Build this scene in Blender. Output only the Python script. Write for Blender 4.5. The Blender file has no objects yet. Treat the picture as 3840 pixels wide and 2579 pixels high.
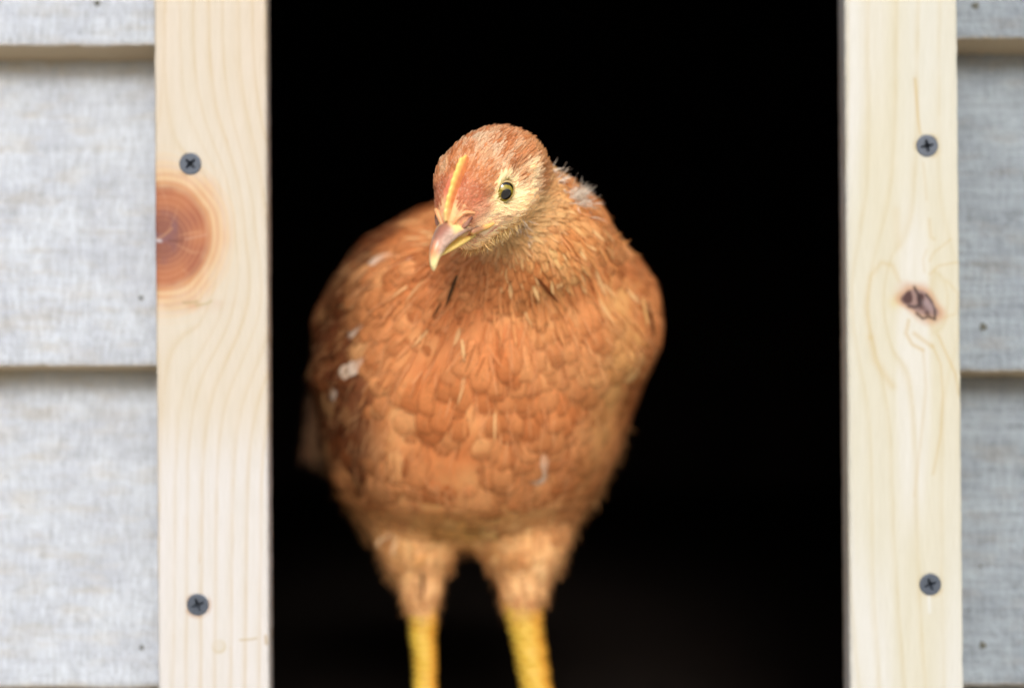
import bpy, math
import numpy as np
from mathutils import Vector, Matrix

rng = np.random.default_rng(7)
MM = 0.001
scene = bpy.context.scene

# ------------------------------------------------------------------ camera, sky, sun, exposure
CAM_D = 520.0
cam_data = bpy.data.cameras.new("camera")
cam = bpy.data.objects.new("camera", cam_data)
scene.collection.objects.link(cam)
cam.location = (0, -CAM_D*MM, 0)
cam.rotation_euler = (math.radians(90), 0, 0)
cam_data.sensor_width = 36
cam_data.lens = 50
cam_data.clip_start = 0.01
cam_data.clip_end = 500
cam_data.dof.use_dof = True
cam_data.dof.focus_distance = (CAM_D-34.0)*MM
cam_data.dof.aperture_fstop = 2.6
scene.camera = cam

SUN_EL, SUN_AZ = math.radians(37), math.radians(5)     # azimuth measured from straight in front of the wall, negative = left
sun_dir = Vector((math.sin(SUN_AZ)*math.cos(SUN_EL), -math.cos(SUN_AZ)*math.cos(SUN_EL), math.sin(SUN_EL)))
world = bpy.data.worlds.new("World")
scene.world = world
world.use_nodes = True
wn = world.node_tree
for n in list(wn.nodes): wn.nodes.remove(n)
sky = wn.nodes.new("ShaderNodeTexSky")
sky.sky_type = 'NISHITA'
sky.sun_disc = False
sky.sun_elevation = SUN_EL
sky.sun_rotation = math.atan2(sun_dir.x, sun_dir.y)
sky.air_density = 1.0
sky.dust_density = 4.0
sky.ozone_density = 0.6
bg = wn.nodes.new("ShaderNodeBackground")
bg.inputs[1].default_value = 0.13
wo = wn.nodes.new("ShaderNodeOutputWorld")
wn.links.new(sky.outputs[0], bg.inputs[0]); wn.links.new(bg.outputs[0], wo.inputs[0])
sun_data = bpy.data.lights.new("sun", 'SUN')
sun_data.energy = 1.5
sun_data.angle = math.radians(22)
sun_data.color = (1.0, 0.98, 0.96)
sun = bpy.data.objects.new("sun", sun_data)
scene.collection.objects.link(sun)
sun.rotation_euler = sun_dir.to_track_quat('Z', 'Y').to_euler()
scene.view_settings.view_transform = 'Standard'
scene.view_settings.look = 'None'
scene.view_settings.exposure = 0.38
scene.view_settings.gamma = 1.0
scene.render.engine = 'CYCLES'
scene.cycles.max_bounces = 8
scene.cycles.transparent_max_bounces = 24
scene.cycles.use_denoising = True
scene.cycles.denoising_input_passes = 'RGB_ALBEDO_NORMAL'

# ------------------------------------------------------------------ helpers
def link(o, parent=None):
    scene.collection.objects.link(o)
    if parent is not None: o.parent = parent
    return o

def mesh_obj(name, V, F, mat, parent=None, smooth=True, cols=None, vecs=None):
    """V in millimetres (N,3); F list or array of quads / polygons."""
    me = bpy.data.meshes.new(name)
    V = np.asarray(V, dtype=np.float64)
    if isinstance(F, np.ndarray):
        nf, k = F.shape
        me.vertices.add(len(V)); me.vertices.foreach_set("co", (V*MM).astype(np.float32).ravel())
        me.loops.add(nf*k); me.loops.foreach_set("vertex_index", F.astype(np.int32).ravel())
        me.polygons.add(nf)
        me.polygons.foreach_set("loop_start", (np.arange(nf)*k).astype(np.int32))
        me.update(calc_edges=True)
    else:
        me.from_pydata((V*MM).tolist(), [], [list(map(int, f)) for f in F])
    if smooth:
        me.polygons.foreach_set("use_smooth", np.ones(len(me.polygons), dtype=bool))
    if cols is not None:
        a = me.attributes.new("fcol", 'FLOAT_COLOR', 'POINT')
        c = np.ones((len(V), 4), dtype=np.float32); c[:, :3] = cols
        a.data.foreach_set("color", c.ravel())
    if vecs is not None:
        a = me.attributes.new("fuv", 'FLOAT_VECTOR', 'POINT')
        a.data.foreach_set("vector", np.asarray(vecs, dtype=np.float32).ravel())
    me.materials.append(mat)
    me.validate(); me.update()
    o = bpy.data.objects.new(name, me)
    return link(o, parent)

def tag(o, label=None, cat=None, group=None, kind=None):
    if label: o["label"] = label
    if cat: o["category"] = cat
    if group: o["group"] = group
    if kind: o["kind"] = kind
    return o

def empty(name, loc=(0, 0, 0)):
    o = bpy.data.objects.new(name, None)
    o.empty_display_size = 0.02
    o.location = [c*MM for c in loc]
    return link(o)

def grid_faces(nr, nc, wrap=False):
    r = np.arange(nr-1)[:, None]; c = np.arange(nc if wrap else nc-1)[None, :]
    c2 = (c+1) % nc
    return np.stack([r*nc+c, r*nc+c2, (r+1)*nc+c2, (r+1)*nc+c], -1).reshape(-1, 4)

def lin(*c):
    c = np.asarray(c, dtype=float)/255.0
    return np.where(c <= 0.04045, c/12.92, ((c+0.055)/1.055)**2.4)

def smooth(a, b, x):
    t = np.clip((x-a)/(b-a), 0, 1)
    return t*t*(3-2*t)

def hash3(i, j, k, s):
    h = (i*374761393 + j*668265263 + k*2147483647 + s*1274126177) & 0xffffffff
    h = ((h ^ (h >> 13))*1274126177) & 0xffffffff
    h = (h ^ (h >> 16)) & 0xffffffff
    return h/4294967295.0

def noise(p, seed=0):
    p = np.asarray(p, dtype=float)
    i = np.floor(p).astype(np.int64); f = p-i; f = f*f*(3-2*f)
    r = 0
    for a in (0, 1):
        for b in (0, 1):
            for c in (0, 1):
                w = (f[..., 0] if a else 1-f[..., 0])*(f[..., 1] if b else 1-f[..., 1])*(f[..., 2] if c else 1-f[..., 2])
                r = r+w*hash3(i[..., 0]+a, i[..., 1]+b, i[..., 2]+c, seed)
    return r*2-1

def noise2(x, y, seed=0):
    x, y = np.broadcast_arrays(x, y)
    return noise(np.stack([x, y, np.zeros_like(x)+seed*7.31], -1), seed)

def fbm2(x, y, seed=0, o=3):
    r = 0; a = 0.5; f = 1.0
    for k in range(o):
        r = r+a*noise2(x*f, y*f, seed+k); a *= 0.5; f *= 2.03
    return r

# ------------------------------------------------------------------ materials
class NT:
    def __init__(s, name):
        s.m = bpy.data.materials.new(name); s.m.use_nodes = True
        s.t = s.m.node_tree
        for n in list(s.t.nodes): s.t.nodes.remove(n)
        s.out = s.t.nodes.new("ShaderNodeOutputMaterial")
        s.b = s.t.nodes.new("ShaderNodeBsdfPrincipled")
        s.t.links.new(s.b.outputs[0], s.out.inputs[0])
    def n(s, typ, **kw):
        n = s.t.nodes.new(typ)
        for k, v in kw.items():
            if k.startswith("i_"):
                n.inputs[int(k[2:]) if k[2:].isdigit() else k[2:]].default_value = v
            else: setattr(n, k, v)
        return n
    def l(s, a, b): s.t.links.new(a, b)
    def ramp(s, src, stops):
        r = s.t.nodes.new("ShaderNodeValToRGB")
        e = r.color_ramp.elements
        while len(e) < len(stops): e.new(0.5)
        for k, (p, c) in enumerate(stops):
            e[k].position = p; e[k].color = (*c, 1) if len(c) == 3 else c
        s.l(src, r.inputs[0]); return r
    def mapped(s, scale, rot=(0, 0, 0)):
        tc = s.n("ShaderNodeTexCoord"); mp = s.n("ShaderNodeMapping")
        mp.inputs["Scale"].default_value = scale; mp.inputs["Rotation"].default_value = rot
        s.l(tc.outputs["Object"], mp.inputs[0]); return mp.outputs[0]
    def noise(s, vec, scale, detail=4, rough=0.6, dist=0.0):
        n = s.n("ShaderNodeTexNoise"); n.inputs["Scale"].default_value = scale
        n.inputs["Detail"].default_value = detail; n.inputs["Roughness"].default_value = rough
        n.inputs["Distortion"].default_value = dist
        s.l(vec, n.inputs["Vector"]); return n.outputs["Fac"]
    def math(s, op, a, b=None, clamp=False):
        n = s.n("ShaderNodeMath", operation=op, use_clamp=clamp)
        for k, v in enumerate((a, b)):
            if v is None: continue
            if isinstance(v, (int, float)): n.inputs[k].default_value = v
            else: s.l(v, n.inputs[k])
        return n.outputs[0]
    def mix(s, fac, a, b, blend='MIX'):
        n = s.n("ShaderNodeMix", data_type='RGBA', blend_type=blend)
        for k, v in ((0, fac), (6, a), (7, b)):
            if isinstance(v, (int, float)): n.inputs[k].default_value = v
            elif isinstance(v, (tuple, list, np.ndarray)): n.inputs[k].default_value = (*v, 1)
            else: s.l(v, n.inputs[k])
        return n.outputs[2]
    def bump(s, h, strength, dist):
        b = s.n("ShaderNodeBump"); b.inputs["Strength"].default_value = strength; b.inputs["Distance"].default_value = dist
        s.l(h, b.inputs["Height"]); s.l(b.outputs[0], s.b.inputs["Normal"]); return b

def attr_mat(name, rough=0.55, spec=0.4, sss=0.0, coat=0.0, bump=None):
    m = NT(name)
    a = m.n("ShaderNodeAttribute", attribute_name="fcol")
    m.l(a.outputs["Color"], m.b.inputs["Base Color"])
    m.b.inputs["Roughness"].default_value = rough
    m.b.inputs["Specular IOR Level"].default_value = spec
    m.b.inputs["Coat Weight"].default_value = coat
    m.b.inputs["Coat Roughness"].default_value = 0.15
    if sss > 0:
        m.b.inputs["Subsurface Weight"].default_value = sss
        m.b.inputs["Subsurface Radius"].default_value = (1.0, 0.4, 0.2)
        m.b.inputs["Subsurface Scale"].default_value = 0.0015
    if bump:
        h = m.noise(m.mapped((1, 1, 1)), bump[0], 3); m.bump(h, bump[1], bump[2])
    return m.m

def pine_mat():
    m = NT("pine_wood")
    a = m.n("ShaderNodeAttribute", attribute_name="fcol")
    f = m.noise(m.mapped((2600, 2600, 130)), 1.0, 4)
    f2 = m.noise(m.mapped((300, 300, 22)), 1.0, 3)
    r = m.ramp(f, [(0.25, (0.93, 0.925, 0.90)), (0.75, (1.03, 1.03, 1.03))])
    r2 = m.ramp(f2, [(0.3, (0.965, 0.95, 0.91)), (0.7, (1.02, 1.02, 1.03))])
    c = m.mix(1.0, a.outputs["Color"], r.outputs[0], 'MULTIPLY')
    c = m.mix(1.0, c, r2.outputs[0], 'MULTIPLY')
    m.l(c, m.b.inputs["Base Color"])
    m.b.inputs["Roughness"].default_value = 0.6
    m.b.inputs["Specular IOR Level"].default_value = 0.3
    m.bump(f, 0.25, 0.0003)
    return m.m

def siding_mat(name, base, dark, lichen, fine, fine_dir):
    m = NT(name)
    tc = m.n("ShaderNodeTexCoord"); oi = m.n("ShaderNodeObjectInfo")
    add = m.n("ShaderNodeVectorMath", operation='ADD'); m.l(tc.outputs["Object"], add.inputs[0])
    sc = m.n("ShaderNodeVectorMath", operation='SCALE'); sc.inputs["Scale"].default_value = 3.7
    cmb = m.n("ShaderNodeCombineXYZ"); m.l(oi.outputs["Random"], cmb.inputs[0]); m.l(oi.outputs["Random"], cmb.inputs[2])
    m.l(cmb.outputs[0], sc.inputs[0]); m.l(sc.outputs[0], add.inputs[1])
    def mp(scale):
        k = m.n("ShaderNodeMapping"); k.inputs["Scale"].default_value = scale; m.l(add.outputs[0], k.inputs[0]); return k.outputs[0]
    saw = m.noise(mp((700, 700, 95)), 1.0, 5, 0.65)         # vertical saw fuzz
    grain = m.noise(mp((26, 200, 420)), 1.0, 5, 0.65)        # grain along the plank
    blot = m.noise(mp((55, 55, 70)), 1.0, 4, 0.6)
    speck = m.noise(mp((420, 420, 420)), 1.0, 5, 0.75)
    s = m.math('ADD', m.math('MULTIPLY', saw, fine_dir), m.math('MULTIPLY', grain, 1-fine_dir))
    r = m.ramp(s, [(0.33, dark), (0.50, base), (0.68, tuple(min(1, c*1.22) for c in base))])
    rb = m.ramp(blot, [(0.35, (0.88, 0.88, 0.89)), (0.62, (1.05, 1.05, 1.04))])
    c = m.mix(1.0, r.outputs[0], rb.outputs[0], 'MULTIPLY')
    rs = m.ramp(speck, [(0.30, (0.55, 0.55, 0.54)), (0.43, (1, 1, 1))])
    c = m.mix(0.55, c, m.mix(1.0, c, rs.outputs[0], 'MULTIPLY'))
    # warm weather stains in patches, more of them near the plank edges (edge mask is stored on the mesh)
    e = m.n("ShaderNodeAttribute", attribute_name="fcol")
    sep = m.n("ShaderNodeSeparateColor"); m.l(e.outputs["Color"], sep.inputs[0])
    st = m.noise(mp((45, 45, 160)), 1.0, 4, 0.6)
    fac = m.math('MULTIPLY', m.ramp(st, [(0.5, (0, 0, 0)), (0.72, (1, 1, 1))]).outputs[0], 0.35)
    fac = m.math('ADD', fac, m.math('MULTIPLY', sep.outputs[0], m.ramp(saw, [(0.3, (0.35,)*3), (0.65, (1,)*3)]).outputs[0]), True)
    c = m.mix(fac, c, lichen)
    c = m.mix(sep.outputs[1], c, (0.62, 0.50, 0.34))        # end-cut brown of the butt edge
    m.l(c, m.b.inputs["Base Color"])
    m.b.inputs["Roughness"].default_value = 0.9
    m.b.inputs["Specular IOR Level"].default_value = 0.15
    m.bump(m.math('ADD', s, speck), fine, 0.002)
    return m.m

def flat_noise_mat(name, c1, c2, scale, rough=0.9, spec=0.2, vec=(1, 1, 1), bump=0.3, bd=0.002):
    m = NT(name)
    n = m.noise(m.mapped(vec), scale, 5)
    r = m.ramp(n, [(0.3, c1), (0.7, c2)])
    m.l(r.outputs[0], m.b.inputs["Base Color"])
    m.b.inputs["Roughness"].default_value = rough; m.b.inputs["Specular IOR Level"].default_value = spec
    m.bump(n, bump, bd)
    return m.m

def feather_mat():
    m = NT("feather")
    a = m.n("ShaderNodeAttribute", attribute_name="fcol")
    u = m.n("ShaderNodeAttribute", attribute_name="fuv")
    sep = m.n("ShaderNodeSeparateXYZ"); m.l(u.outputs["Vector"], sep.inputs[0])
    t, v, rnd = sep.outputs[0], sep.outputs[1], sep.outputs[2]      # along, across (-1..1), random + softness in integer part
    av = m.math('ABSOLUTE', v)
    fr = m.math('FRACT', rnd); soft = m.math('FLOOR', rnd)
    # barb coordinate: barbs leave the shaft and sweep to the tip
    bc = m.math('SUBTRACT', m.math('MULTIPLY', t, 26.0), m.math('MULTIPLY', av, 5.0))
    cmb = m.n("ShaderNodeCombineXYZ"); m.l(bc, cmb.inputs[0]); m.l(m.math('MULTIPLY', v, 1.2), cmb.inputs[1]); m.l(m.math('MULTIPLY', fr, 97.0), cmb.inputs[2])
    nb = m.noise(cmb.outputs[0], 1.3, 3, 0.7)
    rb = m.ramp(nb, [(0.3, (0.80, 0.77, 0.72)), (0.7, (1.16, 1.16, 1.16))])
    c = m.mix(1.0, a.outputs["Color"], rb.outputs[0], 'MULTIPLY')
    m.l(c, m.b.inputs["Base Color"])
    m.b.inputs["Roughness"].default_value = 0.62
    m.b.inputs["Specular IOR Level"].default_value = 0.25
    m.b.inputs["Sheen Weight"].default_value = 0.0
    m.b.inputs["Sheen Roughness"].default_value = 0.4
    tr = m.n("ShaderNodeBsdfTranslucent"); m.l(c, tr.inputs[0])
    mx = m.n("ShaderNodeMixShader"); mx.inputs[0].default_value = 0.28
    m.l(m.b.outputs[0], mx.inputs[1]); m.l(tr.outputs[0], mx.inputs[2])
    # ragged, see-through barb ends
    edge = m.math('MAXIMUM', m.math('POWER', av, 1.6), m.math('POWER', t, 3.6))
    ee = m.math('ADD', edge, m.math('MULTIPLY', m.math('SUBTRACT', nb, 0.5), m.math('ADD', 0.6, m.math('MULTIPLY', soft, 0.8))))
    al = m.n("ShaderNodeMapRange", interpolation_type='SMOOTHSTEP'); m.l(ee, al.inputs[0])
    al.inputs[1].default_value = 0.42; al.inputs[2].default_value = 1.0; al.inputs[3].default_value = 1.0; al.inputs[4].default_value = 0.0
    tp = m.n("ShaderNodeBsdfTransparent")
    m2 = m.n("ShaderNodeMixShader"); m.l(al.outputs[0], m2.inputs[0]); m.l(tp.outputs[0], m2.inputs[1]); m.l(mx.outputs[0], m2.inputs[2])
    m.l(m2.outputs[0], m.out.inputs[0])
    return m.m

M_FEATHER = feather_mat()
M_SKIN = attr_mat("bird_skin", 0.6, 0.35, 0.15, 0, (2500, 0.5, 0.0004))
M_HORN = attr_mat("beak_horn", 0.36, 0.45, 0.12, 0.2, (1600, 0.12, 0.0002))
M_COMB = attr_mat("comb_skin", 0.42, 0.45, 0.35, 0.1, (2600, 0.5, 0.0003))
M_LEG = attr_mat("leg_scales", 0.45, 0.4, 0.1, 0.05, (700, 0.15, 0.0004))
M_EYE = attr_mat("eye_gloss", 0.03, 1.0, 0, 0.0)
M_EYE.node_tree.nodes["Principled BSDF"].inputs["Coat Roughness"].default_value = 0.02
M_PINE = pine_mat()
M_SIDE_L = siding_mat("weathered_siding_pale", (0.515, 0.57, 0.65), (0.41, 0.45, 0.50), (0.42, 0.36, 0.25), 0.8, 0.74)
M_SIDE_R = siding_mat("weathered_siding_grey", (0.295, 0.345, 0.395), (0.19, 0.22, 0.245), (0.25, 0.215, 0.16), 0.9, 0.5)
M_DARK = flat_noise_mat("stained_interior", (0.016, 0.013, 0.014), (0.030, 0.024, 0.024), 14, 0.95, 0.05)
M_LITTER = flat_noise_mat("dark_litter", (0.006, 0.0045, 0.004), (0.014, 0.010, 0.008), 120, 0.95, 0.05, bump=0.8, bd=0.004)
M_GROUND = flat_noise_mat("yard_soil", (0.34, 0.31, 0.26), (0.50, 0.47, 0.40), 30, 0.95, 0.1)
M_SCREW = attr_mat("phosphate_screw", 0.42, 0.5, 0, 0, (3000, 0.2, 0.0002))
M_SCREW.node_tree.nodes["Principled BSDF"].inputs["Metallic"].default_value = 0.35

# ------------------------------------------------------------------ setting: ground, coop interior
def box(name, lo, hi, mat, parent=None, kind=None):
    x0, y0, z0 = lo; x1, y1, z1 = hi
    V = [(x0, y0, z0), (x1, y0, z0), (x1, y1, z0), (x0, y1, z0), (x0, y0, z1), (x1, y0, z1), (x1, y1, z1), (x0, y1, z1)]
    F = [(0, 3, 2, 1), (4, 5, 6, 7), (0, 1, 5, 4), (1, 2, 6, 5), (2, 3, 7, 6), (3, 0, 4, 7)]
    o = mesh_obj(name, V, F, mat, parent, smooth=False)
    if kind: o["kind"] = kind
    return o

gv, gf = [(-40000, -40000, -262), (40000, -40000, -262), (40000, 40000, -262), (-40000, 40000, -262)], [(0, 1, 2, 3)]
g = mesh_obj("ground", gv, gf, M_GROUND, smooth=False); g["kind"] = "structure"  # unseen yard ground, set high and pale to bounce light upward

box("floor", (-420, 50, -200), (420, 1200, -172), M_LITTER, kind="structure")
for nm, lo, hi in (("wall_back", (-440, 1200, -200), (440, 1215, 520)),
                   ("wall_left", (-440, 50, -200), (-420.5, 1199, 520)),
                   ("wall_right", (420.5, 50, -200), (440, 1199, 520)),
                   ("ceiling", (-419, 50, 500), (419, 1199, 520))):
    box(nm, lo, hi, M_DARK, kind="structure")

# the coop's front wall: dark inner boarding, lapped planks outside
coop = empty("coop_wall", (0, 0, -200))
tag(coop, "coop wall of weathered grey lapped planks round a dark pop hole", "wall", kind="thing")
def under(o, parent):
    o.matrix_parent_inverse = Matrix.Translation(-Vector(parent.location)); return o
def cbox(name, lo, hi, mat): return under(box(name, lo, hi, mat, coop), coop)
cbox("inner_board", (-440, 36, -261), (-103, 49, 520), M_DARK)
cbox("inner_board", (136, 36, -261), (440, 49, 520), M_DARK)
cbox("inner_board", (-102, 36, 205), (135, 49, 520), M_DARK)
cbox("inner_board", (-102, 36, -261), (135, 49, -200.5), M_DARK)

S0 = 3243.0
CX, CY = 1167.5, 784.0
def px2x(u, y=0.0): return (u-CX)*(CAM_D+y)/S0
def px2z(v, y=0.0): return (CY-v)*(CAM_D+y)/S0

def plank(x0, x1, zb, zt, mat, seed, slope=2.6, thick=16.0):
    """one lapped plank: bottom edge face at y=16, leaning back to y=32 at its exposed top."""
    nx = max(2, int((x1-x0)/2.0)+1)
    xs = np.linspace(x0, x1, nx)
    # profile (y, dz from bottom, butt mask, edge-stain mask)
    prof = [(32.2, -slope, 1, 0), (24, -slope*0.5, 1, 0), (17.2, -0.2, 1, 0), (16.2, 0.0, 0.6, 0.3), (15.9, 0.9, 0.0, 0.2)]
    H = zt-zb
    for h in np.linspace(3, H+9, 60):
        top = smooth(H-14, H-1, h)
        prof.append((15.9+16.0*h/H, h, 0.0, 0.75*top))
    prof.append((46.0 if False else 34.5, H+9.5, 0, 0))
    prof.append((34.6, -slope+0.4, 1, 0))
    P = np.array(prof)
    X, J = np.meshgrid(xs, np.arange(len(P)))
    Y = P[J, 0]; Z = zb+P[J, 1]
    w = 0.35*noise2(X*0.09, J*0.0+seed, seed)+0.25*noise2(X*0.5, J*0.0+seed, seed+2)
    Z = Z+np.where(J <= 4, w, 0)
    rough = 0.22*noise2(X*0.9, Z*0.35, seed+5)+0.15*noise2(X*0.3, Z*1.5, seed+6)
    Y = Y+np.where((J > 4) & (J < len(P)-2), rough, 0)
    cols = np.stack([P[J, 3], P[J, 2], np.zeros_like(Y)], -1).reshape(-1, 3)
    F = grid_faces(len(P), nx)
    # close back to front
    last = (len(P)-1)*nx
    c = np.arange(nx-1)
    F = np.vstack([F, np.stack([last+c, last+c+1, c+1, c], -1)])
    o = mesh_obj("siding_board", np.stack([X, Y, Z], -1).reshape(-1, 3), F, mat, coop, True, cols=cols)
    return under(o, coop)

def nail(x, z, y, parent_o, r=1.3):
    n = 14; ang = np.linspace(0, 2*np.pi, n, endpoint=False)
    V = [(x, y+0.25, z)]; F = []
    for k, (rr, dy) in enumerate(((r*0.6, 0.1), (r, 0.15), (r*1.1, 0.9))):
        wob = 1+0.12*np.sin(ang*3+x)
        V += [(x+rr*w*math.cos(a), y+dy, z+rr*w*math.sin(a)) for a, w in zip(ang, wob)]
    for k in range(n):
        F.append((0, 1+(k+1) % n, 1+k))
        for q in (0, 1):
            a = 1+q*n+k; b = 1+q*n+(k+1) % n
            F.append((a, b, b+n, a+n))
    V = np.array(V)
    cols = np.tile(np.array([0.10, 0.105, 0.09]), (len(V), 1))
    o = mesh_obj("nail", V, F, M_NAIL, parent_o, True, cols=cols)
    o.matrix_parent_inverse = Matrix.Identity(4)
    return o
M_NAIL = attr_mat("rusty_nail", 0.7, 0.3)

# exposed bottom edges, from the photograph
zl = [px2z(105, 16)+118, px2z(105, 16), px2z(834, 16), px2z(1566, 16), px2z(1566, 16)-118]
zr = [px2z(89, 16)+120, px2z(89, 16), px2z(847, 16), px2z(1561, 16), px2z(1561, 16)-118]
pl, pr = [], []
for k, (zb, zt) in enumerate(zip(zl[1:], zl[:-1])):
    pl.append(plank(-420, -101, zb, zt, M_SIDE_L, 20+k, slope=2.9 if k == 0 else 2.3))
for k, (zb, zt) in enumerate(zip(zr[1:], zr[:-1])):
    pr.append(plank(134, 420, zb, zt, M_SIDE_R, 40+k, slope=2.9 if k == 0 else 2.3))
for arr, name in ((zl, 'l'), (zr, 'r')):
    pass
def plank_y(z, zb, zt): return 15.9+16.0*(z-zb)/(zt-zb)
for (u, v, side, r) in ((322, 679, 0, 0.8), (323, 1475, 0, 0.8), (222, 8, 0, 1.1),
                        (2242, 745, 1, 1.4), (2241, 1470, 1, 1.3), (2224, 14, 1, 1.4), (2236, 1290, 1, 0.5)):
    y = 19.0
    for _ in range(4):
        z = px2z(v, y); x = px2x(u, y)
        arr, pls = (zl, pl) if side == 0 else (zr, pr)
        k = [i for i in range(1, len(arr)) if arr[i] <= z][0]
        y = plank_y(z, arr[k], arr[k-1])
    nail(x, z, y-0.5, pls[k-1], r)

# ------------------------------------------------------------------ pine jamb boards (grain, knots and resin worked out point by point)
CREAM = lin(240, 222, 192); LINE = lin(222, 184, 122)
def mixc(a, b, f):
    f = np.clip(f, 0, 1)[..., None]; return a*(1-f)+b*f

def lines(phase, spacing, width, seed, v):
    ph = phase/spacing
    ph = ph+0.25*noise2(ph*0.9, v*0.0011, seed)
    k = np.floor(ph); fr = ph-k
    st = 0.35+0.65*hash3(k.astype(np.int64), (k*0).astype(np.int64), (k*0).astype(np.int64), seed)
    d = np.minimum(fr, 1-fr)*0+np.where(fr > 0.5, 1-fr, fr*2.2)
    return st*np.exp(-(d/width)**2)*(0.75+0.35*noise2(k*3.1, v*0.02, seed+3))

def seg_dist(u, v, pts):
    d = np.full(u.shape, 1e9)
    for (a, b), (c, e) in zip(pts[:-1], pts[1:]):
        t = np.clip(((u-a)*(c-a)+(v-b)*(e-b))/((c-a)**2+(e-b)**2), 0, 1)
        d = np.minimum(d, np.hypot(u-a-t*(c-a), v-b-t*(e-b)))
    return d

def paint_left(u, v):
    kx, kv, a, b = 372.0, 541.0, 106.0, 119.0
    X, Y = (u-kx)/a, (v-kv)/b
    wob = 1+0.035*noise2(X*1.6, Y*1.6, 3)
    rho = np.hypot(X, Y)*wob
    below = smooth(0.2, 2.0, Y)
    fade = np.exp(-np.maximum(0, np.abs(Y)-0.9)**2/3.2)
    r2 = np.maximum(rho, 0.6)
    lean = -70*np.exp(-((v-900)/330.0)**2)*smooth(650, 800, v)
    psi = (u-kx)-a*1.35*fade*(1/(r2**1.1))*np.sign(X+1e-6)*np.minimum(1, np.abs(X)+0.25)+0.012*(v-kv)
    psi = psi-46*np.exp(-((v-720)/190.0)**2)*smooth(300, 600, u)
    g = lines(psi, 33.0, 0.20, 11, v)
    base = mixc(np.broadcast_to(CREAM, u.shape+(3,)), lin(244, 214, 178), 0.35+0.5*noise2(u*0.008, v*0.0016, 5)+0.25*smooth(430, 360, u))
    base = mixc(base, lin(246, 232, 214), smooth(900, 1100, v)*0.85)
    c = mixc(base, LINE, 0.5*g)
    # dashes of resin
    dash = smooth(0.62, 0.8, noise2(psi*0.11, v*0.022, 21))*smooth(0.3, 0.6, noise2(u*0.01, v*0.004, 22)+0.55)
    c = mixc(c, lin(222, 178, 120), 0.5*dash*g*2)
    # halo and knot
    halo = smooth(1.65, 0.95, rho+0.12*noise2(X*3, Y*3, 8))
    rings = 0.5+0.5*np.sin(rho*42+1.5*noise2(X*2, Y*2, 9))
    c = mixc(c, lin(232, 162, 106)*np.array([1.05, 1, 0.8]), halo*0.85)
    c = mixc(c, lin(248, 214, 172)*np.array([1.05, 1, 0.85]), smooth(1.9, 1.1, rho)*0.6*rings)
    kn = smooth(1.12, 0.86, rho+0.03*noise2(X*6, Y*6, 13))
    kc = mixc(np.broadcast_to(lin(200, 122, 90), u.shape+(3,)), lin(172, 98, 80), 0.5+0.7*noise2(X*3, Y*3, 10))
    kc = mixc(kc, lin(142, 84, 80), smooth(0.8, 0.25, rho)*0.8)
    r3 = 0.5+0.5*np.sin(rho*58+2.2*noise2(X*2.5, Y*2.5, 15))
    kc = mixc(kc, lin(222, 150, 116), 0.30*r3**2*smooth(0.15, 0.6, rho))
    kc = mixc(kc, lin(138, 92, 104), 0.85*smooth(0.10, 0.55, noise2(X*4+3, Y*4, 12))*smooth(0.62, 0.25, rho))
    th = np.arctan2(Y, X)
    rays = smooth(0.80, 0.97, np.cos(th*1.0*13+2.5*noise2(X*2, Y*2, 19)+rho*2))*smooth(0.12, 0.3, rho)*smooth(0.98, 0.7, rho)*smooth(0.3, 0.8, 0.5+noise2(th*3, rho*2, 29))
    kc = mixc(kc, lin(232, 170, 138), 0.35*rays)
    c = mixc(c, kc*np.array([1.06, 1.0, 0.74]), kn*0.96)
    d = seg_dist(u, v, [(357, 545), (372, 538), (384, 528), (392, 520)]); c = mixc(c, lin(214, 150, 104), 0.6*np.exp(-(d/3.0)**2))
    d = seg_dist(u, v, [(385, 548), (400, 550), (415, 549)]); c = mixc(c, lin(120, 62, 40), 0.7*np.exp(-(d/2.0)**2))
    d = seg_dist(u, v, [(352, 548), (366, 549)]); c = mixc(c, lin(240, 225, 215), 0.8*np.exp(-(d/3.5)**2))
    d = seg_dist(u, v, [(425, 545), (470, 535)]); c = mixc(c, lin(240, 190, 150), 0.3*np.exp(-(d/3.0)**2))
    # rough patch under the knot
    p = np.exp(-((u-430)/70)**2-((v-694)/14)**2); c = mixc(c, lin(226, 168, 124), 0.5*p*(0.6+noise2(u*0.05, v*0.08, 31)))
    d = seg_dist(u, v, [(418, 690), (440, 689), (450, 687)]); c = mixc(c, lin(176, 158, 98), 0.55*np.exp(-(d/2.6)**2))
    d = seg_dist(u, v, [(448, 696), (472, 692), (482, 686)]); c = mixc(c, lin(190, 168, 100), 0.5*np.exp(-(d/2.8)**2))
    # little plugged disc and cross scratch low on the board
    rr = np.hypot(u-499, v-1472)
    c = mixc(c, lin(226, 196, 136), 0.65*np.exp(-((rr-14)/2.6)**2)*(0.6+0.4*np.sin(np.arctan2(v-1472, u-499)+0.6)))
    c = mixc(c, lin(236, 214, 180), 0.4*smooth(14, 11, rr))
    d = seg_dist(u, v, [(547, 1458), (570, 1457), (585, 1454)]); c = mixc(c, lin(214, 180, 120), 0.7*np.exp(-(d/2.2)**2))
    d = seg_dist(u, v, [(606, 1450), (607, 1466)]); c = mixc(c, lin(205, 168, 110), 0.7*np.exp(-(d/4)**2))
    # torn fibre round the screws
    for (a0, b0) in ((434, 374), (451, 1378)):
        rr = np.hypot(u-a0, v-b0)
        c = mixc(c, lin(206, 150, 100), 0.55*np.exp(-((rr-27)/4.5)**2)*smooth(-0.1, 0.6, noise2(u*0.06, v*0.06, 33)+0.25))
    return c*0.64*np.array([.90,1.05,1.32])

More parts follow.
